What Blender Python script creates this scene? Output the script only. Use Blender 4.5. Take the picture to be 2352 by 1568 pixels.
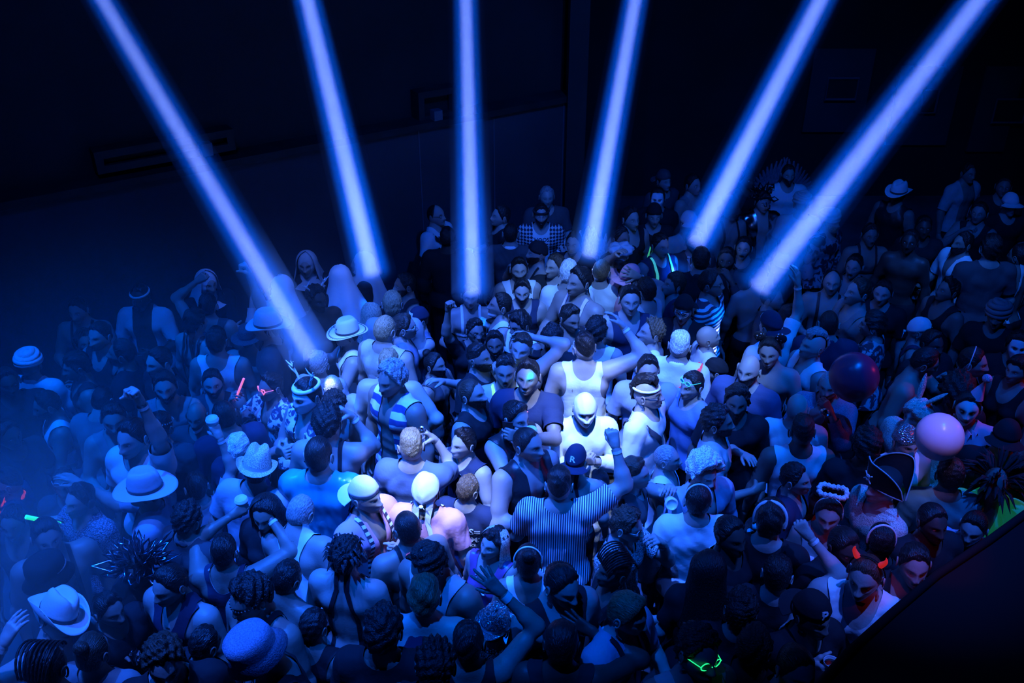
import bpy, math, random
import numpy as np
from mathutils import Vector, Matrix, Euler
from mathutils.bvhtree import BVHTree

for o in list(bpy.data.objects):
    bpy.data.objects.remove(o)
SC = bpy.context.scene
COL = SC.collection
RNG = np.random.RandomState(11)
random.seed(7)

# ---------------------------------------------------------------- camera
W_, H_, FPX = 2352, 1568, 2154.0
CAM = Vector((0.0, 0.0, 5.5)); PITCH = math.radians(30)
cd = bpy.data.cameras.new('camera'); cam = bpy.data.objects.new('camera', cd); COL.objects.link(cam)
cam.location = CAM; cam.rotation_euler = (math.pi/2 - PITCH, 0, 0)
cd.sensor_width = 36; cd.lens = FPX/W_*36; cd.clip_end = 100
SC.camera = cam
vs = SC.view_settings
vs.view_transform = 'Standard'; vs.look = 'None'; vs.gamma = 1; vs.use_curve_mapping = False; vs.exposure = 0.0
SC.cycles.max_bounces = 2; SC.cycles.diffuse_bounces = 1; SC.cycles.glossy_bounces = 1
SC.cycles.transmission_bounces = 2; SC.cycles.volume_bounces = 0; SC.cycles.transparent_max_bounces = 6
SC.cycles.caustics_reflective = False; SC.cycles.caustics_refractive = False
SC.cycles.volume_step_rate = 1.0

def pixray(px, py):
    x = (px - W_/2)/FPX; y = (H_/2 - py)/FPX
    c, s = math.cos(PITCH), math.sin(PITCH)
    return Vector((x, c + y*s, -s + y*c))
def at_z(px, py, z):
    d = pixray(px, py); return CAM + d*((z - CAM.z)/d.z)
def at_y(px, py, Y):
    d = pixray(px, py); return CAM + d*(Y/d.y)

# ---------------------------------------------------------------- world and lights
w = bpy.data.worlds.new('world'); SC.world = w; w.use_nodes = True
w.node_tree.nodes['Background'].inputs[0].default_value = (0.0, 0.03, 0.30, 1)
w.node_tree.nodes['Background'].inputs[1].default_value = 0.010

def spot(name, loc, tgt, energy, color, size_deg, blend=.5, radius=.06):
    l = bpy.data.lights.new(name, 'SPOT'); l.energy = energy; l.color = color
    l.spot_size = math.radians(size_deg); l.spot_blend = blend; l.shadow_soft_size = radius
    o = bpy.data.objects.new(name, l); COL.objects.link(o); o.location = loc
    o.rotation_euler = (Vector(tgt) - Vector(loc)).to_track_quat('-Z', 'Y').to_euler()
    return o
BLUE = (0.0, 0.105, 1.0)
PALE = (0.34, 0.50, 1.0)
# moving heads on the truss over the crowd: six tight beams, each a pale core inside a blue edge
TRUSS_Y, TRUSS_Z = 6.6, 9.4
BEAMS = [((236, 0), (733, 850)), ((706, 0), (862, 655)), ((1070, 0), (1087, 700)), ((1459, 0), (1349, 610)), ((1884, 0), (1588, 580)), ((2248, 0), (1722, 690))]
def beam_line(a, b):
    """the lamp on the truss and the spot on the crowd for a beam that crosses two pixels"""
    tgt = at_z(b[0], b[1], 1.65)
    n = pixray(*a).cross(pixray(*b))                       # plane through the camera
    d = Vector((0, TRUSS_Y, TRUSS_Z)) - CAM; x = -(n.y*d.y + n.z*d.z)/n.x
    return CAM + Vector((x, d.y, d.z)), tgt
BL = [beam_line(*q) for q in BEAMS]
BW = [2.2, 2.8, 2.4, 2.6, 3.0, 3.0]
for i, (src, tgt) in enumerate(BL):
    spot('beam_lamp_core', src, tgt, 300000, (.30, .42, 1.0), BW[i]*.52, 1.0, .01)
    spot('beam_lamp_edge', src, tgt, 170000, (0, .10, 1.0), BW[i], .9, .01)
# washes from the rig over the dance floor, plus added fill spots
for nm, loc, px, py, e, c, s, bl in (
    ('wash_centre', (-1.2, 4.6, 9.4), 1120, 950, 9500, (.03, .13, 1.0), 30, .6),
    ('wash_hot_left', (-.9, 3.4, 9.3), 985, 1110, 6800, (.42, .60, 1.0), 8.5, .7),
    ('wash_hot_right', (.6, 3.4, 9.3), 1345, 930, 6800, (.42, .60, 1.0), 9.0, .7),
    ('wash_hat', (-2.6, 3.4, 9.3), 810, 860, 3000, (.20, .42, 1.0), 9, .6),
    ('wash_pair', (1.6, 3.4, 9.3), 1610, 850, 3200, (.20, .42, 1.0), 9, .6),
    ('wash_heads', (.4, 3.4, 9.3), 1300, 690, 3200, (.14, .36, 1.0), 10, .7),
    ('wash_front', (-.8, 2.4, 9.4), 1040, 1150, 3400, (.0, .11, 1.0), 32, .9),
    ('wash_left', (-4.2, 5.0, 9.0), 380, 1080, 5800, (.0, .10, 1.0), 44, 1.0),
    ('wash_right', (3.4, 4.6, 9.3), 1850, 980, 2600, (.0, .11, 1.0), 36, 1.0),
    ('wash_back', (2.0, 3.0, 9.6), 1650, 540, 1500, (.0, .10, 1.0), 60, 1.0),
    ('fill_low_left', (-2.6, 3.2, 9.4), 330, 1400, 3000, (.03, .13, 1.0), 24, .8),  # added fill lifting the front row at lower left
    ('fill_back_right', (3.4, 5.0, 9.4), 2200, 620, 1600, (.02, .16, 1.0), 11, .8),  # narrow spot added to brighten the loose white shirt
    ('fill_back_centre', (-.6, 5.0, 9.4), 1240, 550, 1500, (.03, .14, 1.0), 16, .9),  # added to lift the checkered jacket and the wings
    ('fill_low_right', (2.6, 3.0, 9.4), 1990, 1330, 2600, (.04, .13, 1.0), 17, .9),  # unseen fill added to brighten the horned man and his neighbours
    ('fill_veils', (-2.4, 4.6, 9.4), 700, 640, 1300, (.06, .17, 1.0), 14, .8),  # fill added so the veiled group stands out
    ('wash_rim', (-1.0, 11.5, 9.4), 1150, 1050, 4600, (.0, .12, 1.0), 44, 1.0),
    ('fill_all', (-2, 3.0, 9.6), 700, 760, 450, (.0, .08, 1.0), 100, 1.0)):  # broad blue fill added over the whole crowd
    spot(nm, loc, at_z(px, py, 1.5), e, c, s, bl, .05)
spot('red_side_light', (6.8, 6.2, 3.2), at_z(2180, 1000, 1.5), 75, (1, .03, .02), 34, .9, .1)
spot('red_low_light', at_z(2420, 1120, 3.0), at_z(2040, 1290, 1.6), 11, (1, .05, .04), 34, .6, .05)
spot('fill_balloon', (3.0, 2.0, 9.4), at_z(2157, 1003, 1.95), 1400, (.38, .26, 1.0), 4.5, .9, .05)  # pinkish fill added for the pale balloon alone

# ---------------------------------------------------------------- materials
def nt_new(name):
    m = bpy.data.materials.new(name); m.use_nodes = True
    nt = m.node_tree; return m, nt, nt.nodes['Principled BSDF']
def link(nt, a, b): nt.links.new(a, b)
def tint_mat(name, rough=.7, bump=None, bscale=60, bstr=.3, metal=0.0, spec=.5, sheen=0, mul=None, coat=0):
    m, nt, b = nt_new(name)
    at = nt.nodes.new('ShaderNodeAttribute'); at.attribute_name = 'tint'
    src = at.outputs['Color']
    b.inputs['Roughness'].default_value = rough; b.inputs['Metallic'].default_value = metal
    b.inputs['Specular IOR Level'].default_value = spec
    b.inputs['Coat Weight'].default_value = coat
    tc = nt.nodes.new('ShaderNodeTexCoord')
    if bump:
        if bump == 'noise':
            t = nt.nodes.new('ShaderNodeTexNoise'); t.inputs['Scale'].default_value = bscale; t.inputs['Detail'].default_value = 3; o = t.outputs['Fac']
        elif bump == 'strand':
            t = nt.nodes.new('ShaderNodeTexNoise'); t.inputs['Scale'].default_value = bscale; t.inputs['Detail'].default_value = 2
            mp = nt.nodes.new('ShaderNodeMapping'); mp.inputs['Scale'].default_value = (1, .18, .35)
            link(nt, tc.outputs['Object'], mp.inputs['Vector']); link(nt, mp.outputs[0], t.inputs['Vector']); o = t.outputs['Fac']
        else:
            t = nt.nodes.new('ShaderNodeTexVoronoi'); t.inputs['Scale'].default_value = bscale; o = t.outputs['Distance']
        if bump != 'strand': link(nt, tc.outputs['Object'], t.inputs['Vector'])
        bp = nt.nodes.new('ShaderNodeBump'); bp.inputs['Strength'].default_value = bstr; bp.inputs['Distance'].default_value = .01
        link(nt, o, bp.inputs['Height']); link(nt, bp.outputs[0], b.inputs['Normal'])
        if mul:
            r = nt.nodes.new('ShaderNodeMapRange'); r.inputs['From Min'].default_value = .35; r.inputs['From Max'].default_value = .65
            r.inputs['To Min'].default_value = mul[0]; r.inputs['To Max'].default_value = mul[1]
            mx = nt.nodes.new('ShaderNodeVectorMath'); mx.operation = 'SCALE'
            link(nt, o, r.inputs['Value']); link(nt, src, mx.inputs[0]); link(nt, r.outputs[0], mx.inputs['Scale']); src = mx.outputs[0]
    link(nt, src, b.inputs['Base Color'])
    return m
def pattern_mat(name, kind, c1, c2, scale, rough=.75):
    """a printed or woven two-colour cloth"""
    m, nt, b = nt_new(name); b.inputs['Roughness'].default_value = rough
    tc = nt.nodes.new('ShaderNodeTexCoord'); mp = nt.nodes.new('ShaderNodeMapping'); link(nt, tc.outputs['Object'], mp.inputs['Vector'])
    mix = nt.nodes.new('ShaderNodeMix'); mix.data_type = 'RGBA'
    mix.inputs[6].default_value = (*c1, 1); mix.inputs[7].default_value = (*c2, 1)
    if kind in ('h', 'v'):
        t = nt.nodes.new('ShaderNodeTexWave'); t.bands_direction = 'Z' if kind == 'h' else 'X'
        t.inputs['Scale'].default_value = scale; t.inputs['Distortion'].default_value = .25; o = t.outputs['Fac']; lo, hi = .45, .55
        link(nt, mp.outputs[0], t.inputs['Vector'])
    elif kind == 'check':
        t = nt.nodes.new('ShaderNodeTexChecker'); t.inputs['Scale'].default_value = scale; o = t.outputs['Fac']; lo, hi = 0, 1
        mp.inputs['Rotation'].default_value = (0, math.radians(45), 0); mp.inputs['Scale'].default_value = (1, .0, 1)
        link(nt, mp.outputs[0], t.inputs['Vector'])
    elif kind == 'floral':
        t = nt.nodes.new('ShaderNodeTexNoise'); t.inputs['Scale'].default_value = scale; t.inputs['Detail'].default_value = 2; t.inputs['Distortion'].default_value = 1.5
        o = t.outputs['Fac']; lo, hi = .47, .53; link(nt, mp.outputs[0], t.inputs['Vector'])
    elif kind == 'dots':
        t = nt.nodes.new('ShaderNodeTexVoronoi'); t.inputs['Scale'].default_value = scale; t.inputs['Randomness'].default_value = .25
        o = t.outputs['Distance']; lo, hi = .26, .3; link(nt, mp.outputs[0], t.inputs['Vector'])
    r = nt.nodes.new('ShaderNodeMapRange'); r.inputs['From Min'].default_value = lo; r.inputs['From Max'].default_value = hi
    link(nt, o, r.inputs['Value']); link(nt, r.outputs[0], mix.inputs[0]); link(nt, mix.outputs[2], b.inputs['Base Color'])
    return m
def plain_mat(name, c, rough=.6, metal=0., emit=None, es=1., alpha=None, spec=.5):
    m, nt, b = nt_new(name); b.inputs['Base Color'].default_value = (*c, 1); b.inputs['Roughness'].default_value = rough
    b.inputs['Metallic'].default_value = metal; b.inputs['Specular IOR Level'].default_value = spec
    if emit: b.inputs['Emission Color'].default_value = (*emit, 1); b.inputs['Emission Strength'].default_value = es
    return m
M = {
 'skin': tint_mat('skin', .48, 'noise', 90, .12, spec=.45),
 'hair': tint_mat('hair', .42, 'strand', 240, .9, mul=(.6, 1.5)),
 'curl': tint_mat('curly_hair', .5, 'noise', 110, 1.0, mul=(.45, 1.7)),
 'cloth': tint_mat('cotton', .85, 'noise', 35, .25, spec=.25),
 'knit': tint_mat('knitted_wool', .9, 'vor', 110, .8, mul=(1.5, .4)),
 'denim': tint_mat('denim', .8, 'noise', 160, .5, mul=(.7, 1.3)),
 'satin': tint_mat('satin', .25, 'noise', 12, .4, spec=.6),
 'leather': tint_mat('leather', .35, 'noise', 60, .3),
 'fur': tint_mat('fur', .9, 'noise', 130, 1.0, mul=(.6, 1.3)),
 'feather': tint_mat('feather', .8, 'strand', 90, .9, mul=(.7, 1.2)),
 'straw': tint_mat('straw', .75, 'vor', 160, .6, mul=(1.2, .6)),
 'felt': tint_mat('felt', .85, 'noise', 90, .15),
 'metal': tint_mat('polished_metal', .22, metal=1.0),
 'sequin': tint_mat('sequins', .18, 'vor', 85, 1.0, metal=.9),
 'plastic': tint_mat('plastic', .3),
 'latex': tint_mat('balloon_rubber', .28),
 'paper': tint_mat('paper', .7),
 'glass': tint_mat('dark_lens', .08, spec=.8),
}
PAT = {
 'stripe_h': pattern_mat('breton_stripe', 'h', (.8, .8, .8), (.03, .03, .06), 7.5),
 'pin_v': pattern_mat('pinstripe', 'v', (.8, .8, .8), (.03, .03, .07), 22),
 'check': pattern_mat('checkered_cloth', 'check', (.02, .02, .04), (.55, .55, .55), 40),
 'floral': pattern_mat('floral_cloth', 'floral', (.75, .75, .75), (.03, .05, .12), 13),
 'leaf': pattern_mat('leaf_print_cloth', 'floral', (.02, .02, .04), (.4, .4, .45), 9),
 'wide_h': pattern_mat('wide_stripe', 'h', (.8, .8, .8), (.03, .06, .2), 3.6),
 'dots': pattern_mat('polka_dots', 'dots', (.85, .85, .85), (.015, .015, .02), 38),
 'dots_big': pattern_mat('spotted_cloth', 'dots', (.03, .03, .04), (.8, .8, .8), 16),
}
GLOW = {
 'green': plain_mat('green_glow', (.1, .8, .4), .4, emit=(.02, 1, .30), es=1.1),
 'yellow': plain_mat('yellow_vest_glow', (.7, .95, .1), .5, emit=(.45, .95, .05), es=.55),  # emission added so yellow still shows under the blue lamps
 'pink': plain_mat('pink_glow', (1, .3, .5), .4, emit=(1, .22, .40), es=.9),
 'red': plain_mat('red_cloth_glow', (.9, .06, .05), .6, emit=(1, .03, .03), es=.35),  # self-lit cloth: brightness put in as emission, not a lamp
 'coral': plain_mat('coral_cloth_glow', (1, .25, .2), .6, emit=(1, .1, .1), es=.30),  # coral cloth given a glow of its own to look lit
 'teal': plain_mat('teal_glow', (.1, .9, .6), .5, emit=(.1, .9, .5), es=.35),  # teal brightness comes from added emission
}
MATS = dict(M); MATS.update(PAT); MATS.update({'glow_'+k: v for k, v in GLOW.items()})

# ---------------------------------------------------------------- mesh helpers
def mk(name, V, F, mat, parent=None, tint=None, smooth=True):
    """V (n,3); F (m,3|4) array or list of such arrays"""
    V = np.asarray(V, dtype=np.float32)
    Fs = [np.asarray(f, dtype=np.int32) for f in (F if isinstance(F, list) else [F]) if len(f)]
    me = bpy.data.meshes.new(name); me.vertices.add(len(V)); me.vertices.foreach_set('co', V.ravel())
    nl = sum(f.size for f in Fs); me.loops.add(nl); me.loops.foreach_set('vertex_index', np.concatenate([f.ravel() for f in Fs]))
    tot = np.concatenate([np.full(len(f), f.shape[1], np.int32) for f in Fs]); me.polygons.add(len(tot))
    st = np.concatenate([[0], np.cumsum(tot)[:-1]]).astype(np.int32)
    me.polygons.foreach_set('loop_start', st)
    me.polygons.foreach_set('use_smooth', np.full(len(tot), smooth))
    if tint is not None:
        t = np.asarray(tint, dtype=np.float32)
        if t.ndim == 1: t = np.tile(t, (len(V), 1))
        c = np.ones((len(V), 4), np.float32); c[:, :3] = t
        ca = me.attributes.new('tint', 'FLOAT_COLOR', 'POINT'); ca.data.foreach_set('color', c.ravel())
    me.update(calc_edges=True)
    me.materials.append(MATS[mat] if isinstance(mat, str) else mat)
    o = bpy.data.objects.new(name, me); COL.objects.link(o)
    if parent: o.parent = parent
    return o
class MB:
    """collects shapes for ONE mesh object"""
    def __init__(s): s.V = []; s.Q = []; s.T = []; s.C = []; s.n = 0
    def add(s, V, Q=None, T=None, mat=None, tint=(.8, .8, .8)):
        V = np.asarray(V, float)
        if mat is not None:
            A = np.array(mat); V = V @ A[:3, :3].T + A[:3, 3]
        s.V.append(V)
        if Q is not None and len(Q): s.Q.append(np.asarray(Q, int) + s.n)
        if T is not None and len(T): s.T.append(np.asarray(T, int) + s.n)
        c = np.asarray(tint, float); s.C.append(np.tile(c, (len(V), 1)) if c.ndim == 1 else c); s.n += len(V); return s
    def box(s, x0, x1, y0, y1, z0, z1, mat=None, tint=(.8, .8, .8)):
        V = [(x, y, z) for x in (x0, x1) for y in (y0, y1) for z in (z0, z1)]
        return s.add(V, Q=[(0, 1, 3, 2), (4, 6, 7, 5), (0, 4, 5, 1), (2, 3, 7, 6), (0, 2, 6, 4), (1, 5, 7, 3)], mat=mat, tint=tint)
    def grid(s, P, mat=None, tint=(.8, .8, .8), wrap=False):
        """P (r,c,3)"""
        r, c = P.shape[:2]; a = np.arange(r*c).reshape(r, c)
        if wrap: a = np.concatenate([a, a[:, :1]], 1)
        Q = np.stack([a[:-1, :-1], a[:-1, 1:], a[1:, 1:], a[1:, :-1]], -1).reshape(-1, 4)
        t = np.asarray(tint, float)
        return s.add(P.reshape(-1, 3), Q=Q, mat=mat, tint=t.reshape(-1, 3) if t.ndim > 1 else tint)
    def lathe(s, prof, n=20, mat=None, tint=(.8, .8, .8), sx=1, sy=1):
        t = np.linspace(0, 2*np.pi, n, endpoint=False); p = np.array(prof, float)
        P = np.stack([p[:, 0, None]*np.cos(t)*sx, p[:, 0, None]*np.sin(t)*sy, np.tile(p[:, 1, None], (1, n))], -1)
        return s.grid(P, mat, tint, wrap=True)
    def tube(s, pts, rad, n=8, mat=None, tint=(.8, .8, .8), closed=False, flat=1.0):
        P = np.array(pts, float); k = len(P); r = np.broadcast_to(np.asarray(rad, float), (k,))
        if closed: T = np.roll(P, -1, 0) - np.roll(P, 1, 0)
        else: T = np.gradient(P, axis=0)
        T /= np.linalg.norm(T, axis=1)[:, None] + 1e-9
        up = np.array([0, 0, 1.]) if abs(T[0][2]) < .9 else np.array([1., 0, 0])
        rows = []; t = np.linspace(0, 2*np.pi, n, endpoint=False)
        for i in range(k):
            a = np.cross(up, T[i]); a /= np.linalg.norm(a) + 1e-9; b = np.cross(T[i], a); up = b
            rows.append(P[i] + r[i]*(np.cos(t)[:, None]*a + flat*np.sin(t)[:, None]*b))
        if closed: rows.append(rows[0])
        G = np.array(rows)
        s.grid(G, mat, tint, wrap=True)
        if not closed:
            for e, G_ in ((0, G[0]), (-1, G[-1])):
                c = G_.mean(0); j = np.arange(n)
                s.add(np.vstack([G_, c]), T=np.stack([j, (j+1) % n, np.full(n, n)], 1) if e else np.stack([(j+1) % n, j, np.full(n, n)], 1), mat=mat, tint=tint)
        return s
    def ball(s, c, r, n=12, mat=None, tint=(.8, .8, .8), rot=None):
        r = np.broadcast_to(np.asarray(r, float), (3,)); e = np.linspace(-np.pi/2, np.pi/2, n//2+3); t = np.linspace(0, 2*np.pi, n, endpoint=False)
        P = np.stack([np.cos(e)[:, None]*np.cos(t), np.cos(e)[:, None]*np.sin(t), np.tile(np.sin(e)[:, None], (1, n))], -1)*r
        if rot is not None: P = P @ np.array(rot)[:3, :3].T
        return s.grid(P + np.array(c), mat, tint, wrap=True)
    def obj(s, name, mat, parent=None, smooth=True, xf=None):
        V = np.vstack(s.V)
        if xf is not None: V = V @ np.array(xf)[:3, :3].T + np.array(xf)[:3, 3]
        F = ([np.vstack(s.Q)] if s.Q else []) + ([np.vstack(s.T)] if s.T else [])
        return mk(name, V, F, mat, parent, np.vstack(s.C), smooth)
def tag(o, label=None, cat=None, group=None, kind=None):
    if label: o['label'] = label
    if cat: o['category'] = cat
    if group: o['group'] = group
    if kind: o['kind'] = kind
    return o
def sstep(a, b, x): t = np.clip((x-a)/(b-a), 0, 1); return t*t*(3-2*t)
def gau(x, z, cx, cz, sx, sz): return np.exp(-((x-cx)/sx)**2/2 - ((z-cz)/sz)**2/2)
def clip_mesh(V, T, f, extra=None):
    """keep the part of a triangle mesh where f>0, cut along f=0"""
    s = f[T] > 0; n = s.sum(1); keep = T[n == 3]; outT = [keep]; A = [V]; E = [extra] if extra is not None else None; base = len(V)
    for k in (1, 2):
        tr = T[n == k]
        if not len(tr): continue
        sk = s[n == k]; odd = np.argmax(sk if k == 1 else ~sk, 1); r = np.arange(len(tr))
        a, b, c = tr[r, odd], tr[r, (odd+1) % 3], tr[r, (odd+2) % 3]
        def cut(p, q): return f[p]/(f[p]-f[q])
        tb, tc_ = cut(a, b), cut(a, c)
        P1 = V[a] + (V[b]-V[a])*tb[:, None]; P2 = V[a] + (V[c]-V[a])*tc_[:, None]
        i1 = base + np.arange(len(tr)); i2 = i1 + len(tr); base += 2*len(tr)
        A += [P1, P2]
        if E: E += [extra[a] + (extra[b]-extra[a])*tb[:, None], extra[a] + (extra[c]-extra[a])*tc_[:, None]]
        if k == 1: outT.append(np.stack([a, i1, i2], 1))
        else: outT += [np.stack([i1, b, c], 1), np.stack([i1, c, i2], 1)]
    T2 = np.vstack(outT); V2 = np.vstack(A)
    # weld the cut points
    key = np.round(V2*20000).astype(np.int64); _, first, inv = np.unique(key, axis=0, return_index=True, return_inverse=True)
    T2 = inv.reshape(-1)[T2]; V3 = V2[first]; E3 = np.vstack(E)[first] if E else None
    used, T3 = np.unique(T2, return_inverse=True); T3 = T3.reshape(-1, 3)
    ok = (T3[:, 0] != T3[:, 1]) & (T3[:, 1] != T3[:, 2]) & (T3[:, 0] != T3[:, 2])
    return V3[used], T3[ok], (E3[used] if E else None)
def tri(Q): return np.vstack([Q[:, [0, 1, 2]], Q[:, [0, 2, 3]]])
def vnorm(V, T):
    n = np.cross(V[T[:, 1]]-V[T[:, 0]], V[T[:, 2]]-V[T[:, 0]]); N = np.zeros_like(V)
    for i in range(3): np.add.at(N, T[:, i], n)
    return N/(np.linalg.norm(N, axis=1)[:, None]+1e-12)

# ---------------------------------------------------------------- implicit surfaces
def prim(a, b, ra, rb, k=.03, sy=1.0): return (np.array(a, float), np.array(b, float), ra, rb, k, sy)
def sdf(P, prims):
    d = None
    for a, b, ra, rb, k, sy in prims:
        if sy != 1.0: s = np.array([1, sy, 1]); p = P*s; a = a*s; b = b*s
        else: p = P
        ab = b-a; L = ab@ab + 1e-12; q = p-a; t = np.clip((q@ab)/L, 0, 1)
        q -= t[:, None]*ab; e = np.sqrt((q*q).sum(1)) - (ra + (rb-ra)*t)
        if sy != 1.0: e = e*(2/(1+sy))
        if d is None: d = e
        else: h = np.maximum(k-np.abs(d-e), 0)/k; d = np.minimum(d, e) - h*h*k*.25
    return d
EDG = [(0, 1), (2, 3), (4, 5), (6, 7), (0, 2), (1, 3), (4, 6), (5, 7), (0, 4), (1, 5), (2, 6), (3, 7)]
def isosurface(prims, lo, hi, h, B=4):
    lo = np.array(lo, float); n = np.ceil((np.array(hi)-lo)/(h*B)).astype(int)
    bc = np.stack(np.meshgrid(*[np.arange(k) for k in n], indexing='ij'), -1).reshape(-1, 3)
    db = sdf(lo + (bc+.5)*h*B, prims); N = n*B
    S = np.repeat(np.repeat(np.repeat(db.reshape(n), B, 0), B, 1), B, 2).astype(np.float32)
    act = bc[np.abs(db) < h*B*1.15+.02]
    off = np.stack(np.meshgrid(*[np.arange(B)]*3, indexing='ij'), -1).reshape(-1, 3)
    pi = (act[:, None]*B + off[None]).reshape(-1, 3)
    S[pi[:, 0], pi[:, 1], pi[:, 2]] = sdf(lo + pi*h, prims)
    I = S < 0; c = np.zeros(tuple(N-1), np.int8); cs = []
    for k in range(8):
        dx, dy, dz = k >> 2 & 1, k >> 1 & 1, k & 1
        c += I[dx:N[0]-1+dx, dy:N[1]-1+dy, dz:N[2]-1+dz]
    cells = np.argwhere((c > 0) & (c < 8)); cv = np.stack([S[cells[:, 0]+(k >> 2 & 1), cells[:, 1]+(k >> 1 & 1), cells[:, 2]+(k & 1)] for k in range(8)], 1)
    co = np.array([(k >> 2 & 1, k >> 1 & 1, k & 1) for k in range(8)], float)
    acc = np.zeros((len(cells), 3)); cnt = np.zeros(len(cells))
    for a, b in EDG:
        m = (cv[:, a] < 0) != (cv[:, b] < 0); t = np.where(m, cv[:, a]/(cv[:, a]-cv[:, b]+1e-12), 0)
        acc += m[:, None]*(co[a] + t[:, None]*(co[b]-co[a])); cnt += m
    V = lo + (cells + acc/cnt[:, None])*h
    idx = np.full(tuple(N), -1, np.int32); idx[cells[:, 0], cells[:, 1], cells[:, 2]] = np.arange(len(cells))
    Q = []
    for ax in range(3):
        s0 = [slice(1, -1)]*3; s1 = list(s0); s1[ax] = slice(2, None)
        A, Bv = I[tuple(s0)], I[tuple(s1)]; e = np.argwhere(A != Bv)+1
        if not len(e): continue
        flip = I[e[:, 0], e[:, 1], e[:, 2]]; u, v = [(1, 2), (2, 0), (0, 1)][ax]
        du = np.zeros(3, int); du[u] = 1; dv = np.zeros(3, int); dv[v] = 1
        q = np.stack([idx[tuple((e-du-dv).T)], idx[tuple((e-dv).T)], idx[tuple(e.T)], idx[tuple((e-du).T)]], 1)
        q[~flip] = q[~flip][:, ::-1]; Q.append(q)
    Q = np.vstack(Q); Q = Q[(Q >= 0).all(1)]
    return V, Q

# ---------------------------------------------------------------- hands (four poses, right hand: fingers +Y, palm -Z, thumb -X)
def hand_mesh(curl, spread, thumb, h=.0048):
    pr = []; xs = [-.030, -.010, .010, .029]; ln = [(.040, .025, .020), (.045, .028, .021), (.041, .026, .020), (.032, .020, .018)]
    for i, x in enumerate(xs):
        pr.append(prim((x*.55, 0, 0), (x, .085-.004*abs(i-1.2), 0), .0165, .0125, .014))
        p = np.array([x, .085-.004*abs(i-1.2), 0]); an = 0; sp = spread*(i-1.5)
        for j, L in enumerate(ln[i]):
            an += curl[j]*(1+.08*(i-1)); d = np.array([math.sin(sp)*math.cos(an), math.cos(sp)*math.cos(an), -math.sin(an)])
            q = p + d*L; pr.append(prim(p, q, .0098-.0008*j, .0090-.0010*j, .004)); p = q
    pr.append(prim((0, -.035, 0), (0, .02, 0), .024, .02, .02, 1))
    p = np.array([-.022, .015, -.004]); a, b, c = thumb
    for j, (L, r) in enumerate(((.040, .0165), (.030, .0118), (.026, .0105))):
        d = np.array([-math.sin(a)*math.cos(b), math.cos(a)*math.cos(b), -math.sin(b)]); q = p + d*L
        pr.append(prim(p, q, r, r*.85, .008)); p = q; a += c[0]; b += c[1]
    return isosurface(pr, (-.12, -.07, -.12), (.085, .205, .05), h)
HANDS = {
 'relax': hand_mesh((.35, .35, .25), .05, (.55, .35, (-.25, .15))),
 'open': hand_mesh((.08, .06, .05), .20, (.95, .15, (-.15, .05))),
 'fist': hand_mesh((1.35, 1.5, .9), .0, (.45, .75, (-.5, .25))),
 'grip': hand_mesh((.75, .8, .55), .03, (.75, .75, (-.35, .35))),
}
# ---------------------------------------------------------------- head template
def head_grid(nu, nv):
    s = np.linspace(-1, 1, nu, endpoint=False); az = math.pi*(s*.55+.45*s**3)
    e = np.linspace(-1, 1, nv); el = math.pi/2*np.sin(e*math.pi/2*.999)*.35 + math.pi/2*e*.65
    AZ, EL = np.meshgrid(az, el); d = np.stack([np.sin(AZ)*np.cos(EL), -np.cos(AZ)*np.cos(EL), np.sin(EL)], -1)
    return AZ, EL, d
def head_shape(d, jaw=1., nose=1., wide=1.):
    x, y, z = d[..., 0], d[..., 1], d[..., 2]
    X = x*.076*wide; Y = y*.097; Z = z*.117
    low = sstep(-.05, -1, z); front = np.clip(-y, 0, 1)
    X *= 1 - (.24-.10*(jaw-1))*low*np.where(y < .2, 1, .5) + .03*sstep(.1, .7, z)
    Y = np.where(y > 0, Y*(1-.30*low)*(1+.06*sstep(0, .6, z)), Y)
    cel = np.sqrt(np.clip(1-z*z, 0, 1)); caz = np.clip(-y/(cel+1e-6), 0, 1)
    Y -= .030*sstep(-.15, -.75, z)*caz*np.clip(cel*1.6, 0, 1)
    Y -= .006*sstep(.8, .2, np.abs(z))*caz
    m = np.where(y < 0, sstep(.15, .5, -y + .12*(z < 0)), 0)
    ax = np.abs(X)
    n = np.interp(Z, [-.040, -.033, -.022, .002, .024, .036], [0, .40, 1, .52, .16, 0])*.027*nose
    D = n*np.exp(-(X/(.0095+.35*np.clip(-.005-Z, 0, .02)))**2/2*1.3)
    D += .007*gau(ax, Z, .013, -.025, .005, .006) - .0115*gau(ax, Z, .031, .013, .015, .010)
    D += .0045*gau(ax, Z, .028, .032, .020, .006) + .005*gau(ax, Z, .046, -.014, .013, .013) - .004*gau(ax, Z, .045, -.05, .012, .02)
    D += .0055*gau(X, Z, 0, -.0475, .017, .0040) + .0065*gau(X, Z, 0, -.0590, .014, .0045) - .0050*gau(X, Z, 0, -.0530, .020, .0018)
    D += .008*gau(X, Z, 0, -.090, .017, .012) - .0035*gau(X, Z, 0, -.070, .016, .005)
    Y = Y - D*m
    return np.stack([X, Y, Z], -1)
HG = {k: head_grid(*k) for k in ((84, 62), (48, 36))}
def line_el(AZ, pts): a = np.degrees(np.abs(AZ)); return np.interp(a, [p[0] for p in pts], [p[1] for p in pts])
HAIRL = [(0, 50), (22, 52), (40, 46), (52, 34), (62, 26), (74, 8), (84, -10), (92, 8), (108, 2), (128, -28), (180, -40)]
FADEL = [(0, 48), (26, 50), (46, 43), (60, 30), (90, 18), (120, 6), (180, -14)]
BALDL = [(0, 95), (60, 90), (75, 22), (88, -8), (97, 6), (112, -2), (130, -28), (180, -40)]
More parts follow.
